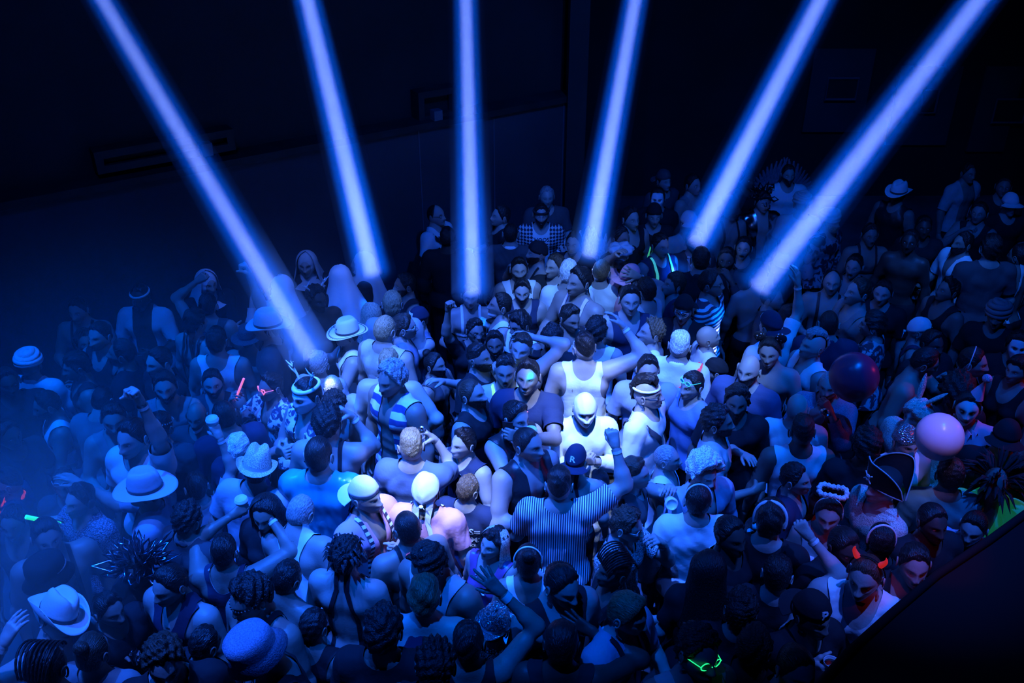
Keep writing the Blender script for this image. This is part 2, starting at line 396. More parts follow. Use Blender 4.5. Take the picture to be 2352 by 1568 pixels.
def shell(hs, thick, fld, noise=0., nsc=40., jag=0., seed=0, up=0.):
    """an offset shell of the head where fld>0 (degrees)"""
    AZ, EL, d = HG[(84, 62)]; P = head_shape(d, **hs); c = np.array([0, .01, .02])
    r = P-c; r /= np.linalg.norm(r, axis=-1)[..., None]
    rs = np.random.RandomState(seed); n = np.zeros(AZ.shape)
    for k in range(5):
        w = rs.normal(size=3)*nsc*(1+k*.6); n += np.sin(P@w + rs.uniform(0, 6))/(1+k*.5)
    f = fld(AZ, EL) + jag*n
    t = thick(AZ, EL)*np.clip(f/12, 0.03, 1)**.8
    Pn = P + r*np.maximum(t + noise*n*np.clip(f/10, 0, 1), .0014)[..., None]; Pn[..., 2] += up*np.clip(f/20, 0, 1)
    nv, nu = AZ.shape; a = np.arange(nu*nv).reshape(nv, nu); a = np.concatenate([a, a[:, :1]], 1)
    T = tri(np.stack([a[:-1, :-1], a[:-1, 1:], a[1:, 1:], a[1:, :-1]], -1).reshape(-1, 4))
    V, T, _ = clip_mesh(Pn.reshape(-1, 3), T, f.ravel())
    return V, T
def hair_shell(style, hs, seed):
    z = lambda A, E: np.sin(np.clip(E, 0, 2))
    fr = lambda A: np.clip(np.cos(A), 0, 1)
    L = lambda pts: (lambda A, E: np.degrees(E) - line_el(A, pts))
    if style == 'short': return 'hair', shell(hs, lambda A, E: .005+.013*z(A, E), L(HAIRL), .0022, 70, .5, seed)
    if style == 'buzz': return 'hair', shell(hs, lambda A, E: .0035+0*A, L(HAIRL), .0004, 90, .4, seed)
    if style == 'fade': return 'hair', shell(hs, lambda A, E: .003+.018*sstep(.3, 1.0, E), L(FADEL), .0025, 60, .25, seed)
    if style == 'quiff': return 'hair', shell(hs, lambda A, E: .005+.012*z(A, E)+.022*sstep(.55, 1.0, E)*fr(A), L(HAIRL), .003, 50, .5, seed)
    if style == 'slick': return 'hair', shell(hs, lambda A, E: .006+.010*z(A, E), L(HAIRL), .001, 50, .2, seed)
    if style == 'curly': return 'curl', shell(hs, lambda A, E: .012+.018*z(A, E), L(HAIRL), .0062, 90, 1.5, seed)
    if style == 'afro': return 'curl', shell(hs, lambda A, E: .050+.030*z(A, E), L(HAIRL), .008, 80, 2, seed)
    if style == 'mohawk': return 'hair', shell(hs, lambda A, E: .02+.03*z(A, E), lambda A, E: np.where(np.abs(np.sin(A))*np.cos(E) < .42, np.degrees(E)+20, -20.)-np.where(np.abs(A) < 1, 62, 0), .004, 70, .5, seed)
    if style == 'receding': return 'hair', shell(hs, lambda A, E: .005+0*A, L(BALDL), .0006, 80, .4, seed)
    if style == 'mop': return 'hair', shell(hs, lambda A, E: .012+.014*z(A, E), lambda A, E: np.degrees(E)-line_el(A, HAIRL)+np.where(np.abs(A) < .9, 12, 4), .004, 45, 1.5, seed)
# ---------------------------------------------------------------- body
SKIN = {'w': (.37, .31, .285), 'm': (.25, .195, .17), 'b': (.135, .10, .085), 'd': (.062, .046, .040), 'x': (.46, .40, .37)}
HC = {'k': (.012, .010, .010), 'b': (.05, .03, .02), 'l': (.30, .22, .13), 'g': (.30, .30, .31), 'w': (.80, .80, .80), 'o': (.15, .09, .05)}
CC = {'white': (.82, .82, .82), 'black': (.018, .018, .022), 'grey': (.22, .22, .23), 'lgrey': (.45, .45, .46), 'navy': (.025, .035, .075), 'pink': (.85, .38, .50),
      'red': (.6, .03, .03), 'teal': (.03, .38, .50), 'blue': (.06, .12, .32), 'cream': (.7, .66, .58), 'tan': (.45, .34, .22), 'brown': (.10, .06, .03),
      'green': (.03, .5, .28), 'purple': (.22, .08, .25), 'silver': (.8, .8, .82), 'dgrey': (.07, .07, .08), 'denim': (.16, .21, .30)}
def col(c): return CC.get(c, c) if isinstance(c, str) else c
ARM = {  # target of the wrist from the shoulder: (outward, forward, up), pole of the elbow, hand pose, palm normal (outward, forward, up), hand direction bend
 'down': ((.10, .06, -.52), (.5, -.6, 0), 'relax', (-1, 0, 0)),
 'bent': ((-.03, .30, -.22), (.6, -.3, -1), 'grip', (-1, .1, 0)),
 'low': ((.02, .26, -.36), (.6, -.5, -.6), 'grip', (-1, .1, 0)),
 'chest': ((-.13, .22, -.14), (.8, -.1, -1), 'fist', (-.5, -.8, .2)),
 'face': ((-.08, .25, .10), (.5, .2, -1), 'grip', (-.8, -.5, 0)),
 'sip': ((-.10, .27, .07), (.7, .2, -1), 'grip', (-1, -.2, 0)),
 'up': ((.10, .12, .50), (1, .2, -.2), 'fist', (-.3, 1, 0)),
 'upopen': ((.10, .10, .50), (1, .2, -.2), 'open', (-.2, 1, 0)),
 'head': ((.02, -.02, .36), (1, .1, .3), 'relax', (-1, 0, 0)),
 'behind': ((-.06, -.09, .22), (1, .2, .35), 'relax', (-.6, 1, 0)),
 'phone': ((-.05, .48, .10), (.8, 0, -.6), 'grip', (-.8, -.4, 0)),
 'fwd': ((-.02, .50, -.04), (.6, 0, -.8), 'relax', (-.3, 0, -1)),
 'out': ((.48, .10, -.02), (0, -.3, -1), 'relax', (0, 0, -1)),
 'outup': ((.36, .12, .30), (.3, -.2, -1), 'relax', (0, .8, -.3)),
 'hug': ((.40, .22, .0), (.2, -.4, -1), 'relax', (0, .2, -1)),
 'hip': ((.06, .02, -.40), (1, -.6, 0), 'fist', (-1, 0, 0)),
 'fold': ((-.26, .21, -.24), (.9, .1, -.8), 'relax', (0, -1, .2)),
}
def unit(v): v = np.asarray(v, float); return v/(np.linalg.norm(v)+1e-9)
def ik(S, Wt, pole, l1=.285, l2=.255):
    d = Wt-S; L = np.linalg.norm(d)
    if L > (l1+l2)*.985: d *= (l1+l2)*.985/L; Wt = S+d; L = (l1+l2)*.985
    u = d/L; a = (l1*l1-l2*l2+L*L)/(2*L); h = math.sqrt(max(l1*l1-a*a, 0)); p = unit(pole); p = unit(p - (p@u)*u)
    return S + a*u + h*p, Wt
def rotm(pitch, yaw, roll): return np.array(Euler((math.radians(pitch), math.radians(roll), math.radians(yaw)), 'XYZ').to_matrix())
class Rig: pass
def build_rig(sp):
    """joints in torso space (front -Y), the head and hand frames"""
    r = Rig(); b = 1+(sp.get('bulk', 1.0)-1)*.7-.03; fem = sp.get('fem', 0); sw = (.176 if not fem else .152)*(.5+.5*b)
    r.b, r.fem = b, fem
    lean = sp.get('lean', (0, 0)); R = rotm(lean[0], 0, lean[1]); r.Rt = R; piv = np.array([0, 0, .95]); r.piv = piv
    tol = lambda p: R.T@(np.array(p)-piv)+piv      # stand space -> torso space
    r.arms = {}
    for key, sgn in (('R', -1), ('L', 1)):
        a = sp.get(key, 'down'); base = ARM[a if isinstance(a, str) else a[0]]; t = base[0]; hp = base[2]
        if not isinstance(a, str):
            if a[1] is not None: t = a[1]
            if len(a) > 2 and a[2]: hp = a[2]
        S = np.array([sgn*sw, 0.005, 1.405 + (.035 if t[2] > .2 else 0)])
        cv = lambda q: np.array([sgn*q[0], -q[1], q[2]])
        E, Wr = ik(S, S+cv(t), cv(base[1]))
        f = unit(Wr-E); pn = cv(base[3]); pn = unit(pn-(pn@f)*f)
        if hp == 'grip': f = unit(f*1.0 + pn*.25)
        zc = -pn; zc = unit(zc-(zc@f)*f); xc = np.cross(f, zc)          # hand frame: X, Y=f, Z=-palm
        Hm = np.eye(4); Hm[:3, 0] = xc; Hm[:3, 1] = f; Hm[:3, 2] = zc; Hm[:3, 3] = Wr+f*.025
        mir = sgn > 0                                                     # right hand template; thumb side -X
        r.arms[key] = (S, E, Wr, Hm, hp, mir, pn)
    hd = sp.get('hd', (10, 0, 0)); r.Rh = rotm(hd[0]*.55-(6 if abs(sp['yaw']) < 100 else 0), hd[1], hd[2])
    nk = np.array([0, .012, 1.50]); r.hc = nk + r.Rh@np.array([0, -.012, .115]); r.nk = nk
    st = sp.get('legs', 0.)
    r.legs = []
    for sgn in (-1, 1):
        hip = np.array([sgn*.09, 0, .90]); kn = np.array([sgn*(.11+st*.3), -.02, .50]); an = np.array([sgn*(.11+st), .02, .09])
        r.legs.append([tol(hip), tol(kn), tol(an), tol(an+np.array([sgn*.02, -.16, -.055])), tol(an+np.array([0, .04, -.04]))])
    return r
def body_prims(r):
    b = r.b; f = r.fem; P = []
    tw = .97 if not f else .86
    P += [prim((-.05, .005, .92), (.05, .005, .92), .118*b, .118*b, .04, 1.35),
          prim((-.02, 0, 1.00), (-.0, 0, 1.15), .125*b*tw, .122*b*tw, .06, 1.40), prim((0, 0, 1.14), (0, 0, 1.33), .130*b, .150*(.5+.5*b), .06, 1.45),
          prim((-.075, 0, 1.325), (.075, 0, 1.325), .108, .108, .05, 1.25),
          prim((0, .018, 1.42), tuple(r.nk + r.Rh@np.array([0, .0, .03])), .057*(.7+.3*b), .053*(.7+.3*b), .05),
          prim(tuple(r.nk), tuple(r.hc + r.Rh@np.array([0, .015, -.03])), .053, .055, .03)]
    for s in (-1, 1):
        P += [prim((0, .02, 1.475), (s*.15, .012, 1.425), .040, .042, .05),
              prim((s*.11, .025, 1.32), (s*.085, .02, 1.10), .062*b, .04, .05),
              prim((s*.06, .05, .915), (s*.075, .055, .90), .095, .090, .04)]
        if f: P.append(prim((s*.072, -.075, 1.275), (s*.074, -.085, 1.27), .062, .060, .03))
        else: P.append(prim((s*.045, -.058, 1.315), (s*.115, -.045, 1.335), .050*b, .047*b, .045))
    tor = list(P); arms = {}
    am = b*(.80 if f else 1.0)
    for k, (S, E, Wr, Hm, hp, mir, pn) in r.arms.items():
        mid = S+(E-S)*.5
        arms[k] = [prim(S, S+(E-S)*.12, .061*am, .058*am, .05), prim(S, E, .050*am, .039*am, .04), prim(mid-(E-S)*.12, mid+(E-S)*.12, .051*am, .050*am, .03),
                   prim(E, E+(Wr-E)*.3, .042*am, .044*am, .03), prim(E, Wr, .042*am, .0285, .03)]
        P += arms[k]
    lg = []
    for hip, kn, an, toe, heel in r.legs:
        lg += [prim(hip, kn, .090*b, .056, .04), prim(kn, kn+(an-kn)*.35, .054, .056, .03), prim(kn, an, .054, .036, .03), prim(heel, toe, .042, .036, .03)]
    P += lg
    return P, tor, arms, lg
TOPS = {}
def top_field(kind, V, r, dt, da, sleeve=None):
    """scalar field >0 where the garment lies"""
    x, y, z = V[:, 0], V[:, 1], V[:, 2]; ax = np.abs(x); back = y > 0
    ow = {k: da[k] < dt-.002 for k in da}; armo = ow['R'] | ow['L']
    hem = .90
    def neck(fd, bd, wx=.085): return (((x/wx)**2 + (np.minimum(z-1.50, 0)/np.where(back, bd, fd))**2) - 1)*.05
    def hole(rx=.105, rz=.17, cx=.235, cz=1.345): return ((((ax-cx)/rx)**2 + ((z-cz)/rz)**2) - 1)*.06
    def slv(L):
        f = np.full(len(V), .05)
        for k in da:
            S, E, Wr = r.arms[k][:3]; u = unit(E-S); t = (V-S)@u
            d1 = np.linalg.norm(V-(S+np.clip(t, 0, .285)[:, None]*u), axis=1); u2 = unit(Wr-E); t2 = (V-E)@u2
            d2 = np.linalg.norm(V-(E+np.clip(t2, 0, .255)[:, None]*u2), axis=1)
            s = np.where(d2 < d1, .285+np.clip(t2, 0, 1), t); f = np.where(ow[k], L-s, f)
        return f
    notarm = np.clip(np.minimum(da['R'], da['L'])-dt+.012, -.05, .05)
    body = z-hem
    if kind in ('tank', 'gym'):
        g = .16 if kind == 'tank' else .20
        f = np.minimum.reduce([neck(g, .10 if kind == 'tank' else .13), hole(.11 if kind == 'tank' else .135, .17 if kind == 'tank' else .20), body]); return np.minimum(f, notarm)
    if kind == 'racer': return np.minimum(np.minimum.reduce([neck(.17, .14, .06), np.where(back, hole(.165, .19), hole(.12, .18)), body]), notarm)
    if kind in ('sleeveless', 'vest'):
        f = np.minimum.reduce([neck(.09, .04, .075), hole(.07, .15, .245, 1.36), body])
        if kind == 'vest': f = np.where(back, f, np.minimum(f, ax-(.055+.02*sstep(1.3, 1.0, z))))
        return np.minimum(f, notarm)
    if kind == 'tee': return np.minimum.reduce([neck(.085, .03, .08), body, slv(sleeve or .19)])
    if kind == 'long': return np.minimum.reduce([neck(.085, .02, .075), body, slv(sleeve or .50)])
    if kind == 'jacket': f = np.minimum.reduce([neck(.05, .01, .075), body, slv(sleeve or .50)]); return np.where(back, f, np.minimum(f, ax-(.035+.03*sstep(1.0, 1.4, z))))
    if kind == 'shirt': f = np.minimum.reduce([neck(.05, .01, .075), body, slv(sleeve or .24)]); return np.where(back, f, np.minimum(f, ax-.05*sstep(1.15, 1.45, z)-.004))
    if kind == 'openshirt': f = np.minimum.reduce([neck(.05, .01, .075), body, slv(sleeve or .24)]); return np.where(back, f, np.minimum(f, ax-.085))
    if kind == 'crop': return np.minimum.reduce([neck(.12, .06, .08), z-1.12, slv(.06)])
    if kind == 'bra': return np.minimum(np.minimum.reduce([np.maximum(.05-np.abs(z-1.235)-.012, np.minimum(.011-np.abs(ax-.085), z-1.2)), z-1.15]), notarm)
    if kind == 'straps': return np.minimum(np.minimum(.014-np.abs(ax-np.where(back, .03+.30*np.clip(1.45-z, 0, .2), .09)), body), notarm)
    if kind == 'harness':
        f = np.maximum(.013-np.abs(ax-.085-.1*(1.42-z)*0), np.where(z > 1.19, .014-np.abs(z-1.235), -.01)); return np.minimum(np.minimum(f, z-1.215), notarm)
    if kind == 'sling': return np.minimum(np.minimum(.018-np.abs((x*.75+(z-1.25)*.66)), body), notarm)
    if kind == 'overall': return np.minimum(np.minimum(np.maximum(np.minimum(.11-ax, 1.26-z), .02-np.abs(ax-.085)), body), notarm)
    return np.full(len(V), -1.)
# ---------------------------------------------------------------- a person
def wrinkle(V, seed, amp):
    rs = np.random.RandomState(seed); n = np.zeros(len(V))
    for k in range(6):
        w = rs.normal(size=3)*np.array([28, 28, 16])*(1+.25*k); n += np.sin(V@w + rs.uniform(0, 6) + 1.5*np.sin(V@rs.normal(size=3)*9))
    return n*amp/6
def garment(name, mat, V, T, N, f, off, tint, root, xf, seed, amp=.006, loose=0., hemz=1.25):
    n = wrinkle(V, seed, amp); o = off + n + loose*np.clip(hemz-V[:, 2], 0, .5)
    Vg = V + N*o[:, None]
    Vc, Tc, _ = clip_mesh(Vg, T, f)
    if len(Tc) < 8: return None
    return mk(name, xf(Vc), Tc, mat, root, col(tint))
def person(sp, loc, sc):
    seed = sp['seed']; r = build_rig(sp); prims, tor, arms, lg = body_prims(r)
    pts = [p for pr in prims for p in (pr[0], pr[1])]; lo = np.min(pts, 0)-.14; hi = np.max(pts, 0)+.14
    h = sp.get('res', .0155)
    V, Q = isosurface(prims, lo, hi, h)
    T = tri(Q); Rt, piv = r.Rt, r.piv
    N = vnorm(V, T)
    back = (V[:, 1] > .03) & (V[:, 2] > 1.0) & (V[:, 2] < 1.44)
    groove = np.where(back, .010*np.exp(-(V[:, 0]/.013)**2)*sstep(1.0, 1.1, V[:, 2])*sstep(1.45, 1.36, V[:, 2]), 0)
    blade = np.where(back, .007*np.exp(-((np.abs(V[:, 0])-.085)/.030)**2-((V[:, 2]-1.32)/.06)**2), 0)
    frn = (V[:, 1] < -.03) & (V[:, 2] < 1.36)
    ster = np.where(frn, .007*np.exp(-(V[:, 0]/.012)**2)*sstep(.95, 1.05, V[:, 2]), 0)
    abs_ = np.where(frn & (V[:, 2] < 1.2), .002*np.cos(V[:, 2]*75)*(np.abs(V[:, 0]) < .08), 0) if not r.fem else 0
    Vb = V + N*(blade-groove-ster+abs_)[:, None]
    if sc[1] == 0: ang = 0
    cyw, syw = math.cos(math.radians(sp['yaw'])), math.sin(math.radians(sp['yaw']))
    def xf(P):
        P = np.asarray(P, float); return ((P-piv)@Rt.T + piv)
    skin = np.array(SKIN[sp.get('skin', 'w')])*sp.get('sk', 1.)
    parts = [Vb]; cols = [np.tile(skin, (len(Vb), 1))*(1+.06*wrinkle(V, seed+3, 1.)[:, None])]; quads = [Q]; tris = []; n = len(Vb)
    # trunks/shorts or trousers are garments; shoes tint
    def addp(Vp, Qp=None, Tp=None, c=None):
        nonlocal n
        parts.append(Vp); cols.append(c if np.ndim(c) == 2 else np.tile(c, (len(Vp), 1)))
        if Qp is not None: quads.append(np.asarray(Qp)+n)
        if Tp is not None: tris.append(np.asarray(Tp)+n)
        n += len(Vp)
    r.hands = {}
    for k, (S, E, Wr, Hm, hp, mir, pn) in r.arms.items():
        Vh, Qh = HANDS[hp]; Vh = Vh.copy(); 
        flip = (k == 'L')
        # template is a right hand: X cross gives the thumb side; mirror where needed so the thumb points up or inward
        if flip: Vh[:, 0] *= -1; Qh = Qh[:, ::-1]
        A = Hm; Vh = Vh@A[:3, :3].T + A[:3, 3]
        hc = sp.get('glove'); addp(Vh, Qh, c=np.array(hc if hc else skin*1.03))
        g = A[:3, 3] + A[:3, 1]*.075 + pn*.038
        r.hands[k] = g
    # head
    hs = dict(jaw=sp.get('jaw', 1+.25*math.sin(seed*1.7)), nose=sp.get('nose', 1+.22*math.sin(seed*2.3)), wide=sp.get('wide', 1+.04*math.sin(seed*3.1)))
    if r.fem: hs['jaw'] = .7; hs['nose'] = .8
    key = (84, 62) if sp.get('lod', 0) == 0 else (48, 36)
    AZ, EL, d = HG[key]; P = head_shape(d, **hs); X, Z = P[..., 0], P[..., 2]; fm = (d[..., 1] < -.1)
    c = np.tile(skin, AZ.shape+(1,)).astype(float)
    hcol = np.array(HC[sp.get('hc', 'k')])
    br = np.exp(-((np.abs(X)-.031)/.015)**4-((Z-.034-.08*(np.abs(X)-.03)*-1)/.0042)**2)*fm*.85
    c = c*(1-br[..., None]) + hcol*br[..., None]
    lp = np.clip(gau(X, Z, 0, -.0475, .017, .0042)+gau(X, Z, 0, -.0590, .014, .0048), 0, 1)*fm*.6
    lc = np.array(sp.get('lips', tuple(skin*np.array([.75, .45, .45]))))
    c = c*(1-lp[..., None]) + lc*lp[..., None]
    mo = gau(X, Z, 0, -.0530, .018, .0016 if not sp.get('smile') else .0035)*fm
    c = c*(1-mo[..., None]) + (np.array([.04, .02, .02]) if not sp.get('smile') else np.array([.7, .7, .68]))*mo[..., None]
    ey = gau(np.abs(X), Z, .031, .013, .016, .008)*fm*.45; c *= (1-ey)[..., None]  # eye sockets darkened, shade put into the skin tint
    if sp.get('stubble', 0):
        st = sstep(-8, -25, np.degrees(EL))*(np.abs(AZ) < 1.5)*(1-lp)*sp['stubble']; c = c*(1-st[..., None]) + hcol*1.5*st[..., None]
    if sp.get('paint') == 'clown':
        c[:] = (.75, .75, .75); e2 = np.clip(gau(np.abs(X), Z, .031, .016, .014, .018)*1.4, 0, 1)*fm; c = c*(1-e2[..., None]) + .01*e2[..., None]
        e3 = np.clip(gau(np.abs(X), Z, .0, -.052, .034, .006)*1.3, 0, 1)*fm; c = c*(1-e3[..., None]) + np.array([.3, .01, .01])*e3[..., None]
    if sp.get('paint') == 'skull':
        c[:] = (.75, .75, .75); e2 = np.clip(gau(np.abs(X), Z, .031, .013, .016, .014)*1.6+gau(X, Z, 0, -.025, .010, .012)*1.4, 0, 1)*fm; c = c*(1-e2[..., None]) + .01*e2[..., None]
    if sp.get('paint') == 'green':
        e2 = np.clip(gau(X, Z, .03, .045, .014, .018)*1.5, 0, 1)*fm; c = c*(1-e2[..., None]) + np.array([.15, .9, .6])*e2[..., None]
    RH = r.Rh
    def hx(Pl): return np.asarray(Pl)@RH.T + r.hc
    nv, nu = AZ.shape; a = np.arange(nu*nv).reshape(nv, nu); a = np.concatenate([a, a[:, :1]], 1)
    Qh = np.stack([a[:-1, :-1], a[:-1, 1:], a[1:, 1:], a[1:, :-1]], -1).reshape(-1, 4)
    addp(hx(P.reshape(-1, 3)), Qh, c=c.reshape(-1, 3))
    for s in (-1, 1):
        i = np.argmin((X-s*.031)**2+(Z-.012)**2+(d[..., 1] > 0)*9); ys = P.reshape(-1, 3)[i][1]
        eb = MB(); eb.ball((s*.031, ys+.0085, .012), .0125, 12, tint=(.75, .75, .75)); Ve = np.vstack(eb.V); lookdir = unit((s*.0, -1, -.25))
        rel = (Ve-np.array([s*.031, ys+.0085, .012]))/.0125; ce = np.vstack(eb.C); ce[(rel@lookdir) > .86] = (.02, .015, .01)
        addp(hx(Ve), np.vstack(eb.Q), c=ce)
        lid = MB(); lid.ball((s*.031, ys+.0095, .0135), (.0148, .0140, .0140), 12); Vl = np.vstack(lid.V); zz = Vl[:, 2]-.0135
        cl = .0145*(.22+.18*math.sin(seed)); Vl[:, 2] = np.where(zz < cl, .0135+cl, Vl[:, 2]); addp(hx(Vl), np.vstack(lid.Q), c=skin*.8)
        eb = MB(); t = np.linspace(-.4, 5.0, 12); ear = [(s*(.079+.010*math.sin(q/2)), .010+.016*math.cos(q)*1.0, -.004+.030*math.sin(q)) for q in t]
        eb.tube(ear, .0052, 6); eb.ball((s*.078, .012, -.004), (.008, .015, .027), 10)
        Ve = np.vstack(eb.V); addp(hx(Ve), np.vstack(eb.Q), c=skin*.95)
    if sc[0] < 0: pass
    Vall = xf(np.vstack(parts)); C_ = np.vstack(cols)
    # feet as dark shoes
    C_[:len(Vb)][Vall[:len(Vb), 2] < .10] = (.03, .03, .035)
    s_ = sc[0]; sX = s_*(1.0)
    FV = [np.vstack(quads)] + ([np.vstack(tris)] if tris else [])
    root = mk('person', Vall, FV, 'skin', None, np.clip(C_, 0, 1))
    root.location = loc; root.rotation_euler = (0, 0, math.radians(sp['yaw'])); root.scale = (s_, s_, s_)
    tag(root, sp['label'], 'person', sp.get('group'))
    r.root = root; r.hx = hx; r.xf = xf; r.hs = hs
    hxx = lambda P_: xf(hx(P_)); r.hxx = hxx
    # hair
    st = sp.get('hair', 'short')
    if st in ('short', 'curly', 'quiff', 'mop', 'fade') and any((a_ if isinstance(a_, str) else a_[0]) in ('cowboy', 'bucket', 'cap', 'discohat', 'bandana', 'pirate') for a_ in sp.get('acc', [])): st = 'buzz'
    if st not in ('bald', None):
        m, (Vs, Ts) = hair_shell(st, hs, seed)
        mk('hair', hxx(Vs), Ts, m, root, hcol)
    if sp.get('beard'):
        bl = sp['beard'] if isinstance(sp['beard'], float) else .008
        fb = lambda A, E: np.minimum(np.minimum(-np.degrees(E)-6-13*np.cos(A)**6*(np.abs(A) < 1.2), (90-np.degrees(np.abs(A)))*.8), 20*(np.hypot(A/.21, (np.degrees(E)+28.0)/3.6)-1))
        Vs, Ts = shell(hs, lambda A, E: bl*.75+0*A, fb, .0012, 90, 1.2, seed); mk('beard', hxx(Vs), Ts, 'hair', root, hcol)
    elif sp.get('tash'):
        b_ = MB(); b_.tube([(x, -.112+abs(x)*.35, -.041-abs(x)*.25) for x in np.linspace(-.026, .026, 7)], [.003, .006, .007, .006, .007, .006, .003], 6, tint=hcol); b_.obj('moustache', 'hair', root, xf=None).data.transform(Matrix.Identity(4))
        o = [q for q in root.children if q.name.startswith('moustache')][-1]; Vm = np.vstack(b_.V); o.data.vertices.foreach_set('co', hxx(Vm).astype(np.float32).ravel())
    # clothes
    dt = sdf(V, tor); da = {k: sdf(V, arms[k]) for k in arms}; dl = sdf(V, lg)
    tp = sp.get('top')
    zt = V[:, 2]; layers = []
    legown = np.where((dl < dt-.005) & (zt < 1.0), 1, 0)
    Vst = xf(V)
    bt = sp.get('bottom', ('trousers', 'black'))
    leg_ok = np.where((np.minimum(da['R'], da['L']) < np.minimum(dt, dl)), -.05, .05)
    fl = np.minimum(np.minimum(.965-zt, Vst[:, 2]-(.10 if bt[0] != 'shorts' else .50)), leg_ok)
    garment(bt[0], bt[2] if len(bt) > 2 else 'denim', V, T, N, fl, .010, bt[1], root, xf, seed+5, .006)
    if bt[0] == 'dress': pass
    tops = tp if isinstance(tp, list) else ([tp] if tp else [])
    for i, t in enumerate(tops):
        kind, tc = t[0], t[1]; mat = t[2] if len(t) > 2 else 'cloth'; slv_ = t[3] if len(t) > 3 else None
        f = top_field(kind, V, r, dt, da, slv_)
        nm = {'tank': 'tank_top', 'gym': 'tank_top', 'racer': 'tank_top', 'sleeveless': 'sleeveless_shirt', 'vest': 'vest', 'tee': 't_shirt', 'long': 'long_sleeved_shirt', 'jacket': 'jacket',
              'shirt': 'shirt', 'openshirt': 'open_shirt', 'crop': 'crop_top', 'bra': 'bra_top', 'straps': 'shoulder_straps', 'harness': 'harness', 'sling': 'chest_strap', 'overall': 'apron'}[kind]
        thin = kind in ('straps', 'harness', 'sling', 'bra')
        off = (.008 if thin else .009) + (.007*i if not thin else (.020 if i else 0)) + (.006 if kind in ('jacket', 'openshirt', 'shirt', 'tee', 'long') else 0)
        o = garment(nm, mat, V, T, N, f, off, tc, root, xf, seed+11+i, .0006 if thin else .008, 0 if thin else (.05 if kind in ('tee', 'shirt', 'openshirt', 'jacket', 'tank', 'long') else .02))
        layers.append(o)
        if kind in ('jacket', 'shirt', 'openshirt') and o:      # collar
            cb = MB(); q = np.linspace(-2.35, 2.35, 22) + math.pi/2
            pr = []
            for rr, zz in ((.064, 1.475), (.068, 1.505), (.080, 1.485), (.086, 1.463)):
                pr.append([(rr*math.cos(a_), .012+rr*.95*math.sin(a_), zz + .012*math.sin(a_)) for a_ in q])
            cb.grid(np.array(pr)); oc = cb.obj('collar', mat, o)
            oc.data.vertices.foreach_set('co', xf(np.vstack(cb.V)).astype(np.float32).ravel())
            c4 = np.ones((len(oc.data.vertices), 4), np.float32); c4[:, :3] = col(sp.get('collar', tc)); oc.data.attributes['tint'].data.foreach_set('color', c4.ravel())
    r.layers = layers; r.Vt, r.Tt, r.Nt = V, T, N
    for a_ in sp.get('acc', []):
        if isinstance(a_, str): a_ = (a_,)
        ACC[a_[0]](r, sp, *a_[1:])
    r.wm = Matrix.Translation(loc) @ Matrix.Rotation(math.radians(sp['yaw']), 4, 'Z') @ Matrix.Scale(s_, 4)
    for it in sp.get('hold', []):
        HOLD[it[1]](r, sp, it[0], *it[2:])
    return r
# ---------------------------------------------------------------- things worn (children), drawn in head space
def fin(b, r, name, mat, space='h'):
    """finish an MB in head space ('h') or torso space ('t')"""
    V = np.vstack(b.V); V = r.hxx(V) if space == 'h' else r.xf(V)
    F = ([np.vstack(b.Q)] if b.Q else []) + ([np.vstack(b.T)] if b.T else [])
    return mk(name, V, F, mat, r.root, np.vstack(b.C))
def under(o, p): o.parent = p; return o
def a_glasses(r, sp, c='black', lens=(.02, .02, .03), big=1., mat='plastic', up=0., heart=0):
    b = MB(); z0 = .012+up; y0 = -.104+up*.15
    for s in (-1, 1):
        t = np.linspace(0, 2*np.pi, 18, endpoint=False)
        if heart: X = .0019*16*np.sin(t)**3*.75*1.0; Zz = .0017*(13*np.cos(t)-5*np.cos(2*t)-2*np.cos(3*t)-np.cos(4*t))
        else: X = .024*big*np.cos(t); Zz = .018*big*np.sin(t)
        ring = np.stack([s*.031+X*(1 if not heart else .9), y0+.006+.25*np.abs(s*.031+X)*.6, z0+Zz], -1)
        b.tube(ring, .0026*(1 if not heart else 1.9), 6, closed=True, tint=col(c))
        b.tube([(s*.054*big, y0+.012, z0+.004), (s*.074, -.045, z0+.004), (s*.080, .008, z0-.002)], .0022, 6, tint=col(c))
    b.tube([(-.009, y0-.002, z0+.002), (.009, y0-.002, z0+.002)], .0025, 6, tint=col(c))
    o = fin(b, r, 'glasses', mat)
    if lens is not None:
        l = MB()
        for s in (-1, 1): l.ball((s*.031, y0+.014, z0), (.0225*big, .003, .0165*big), 12, tint=lens)
        under(fin(l, r, 'lens', 'glass'), o)
def shell_acc(r, name, mat, tint, thick, fld, noise=0., seed=0, nsc=30.):
    V, T = shell(r.hs, thick, fld, noise, nsc, 0, seed); return mk(name, r.hxx(V), T, mat, r.root, col(tint))
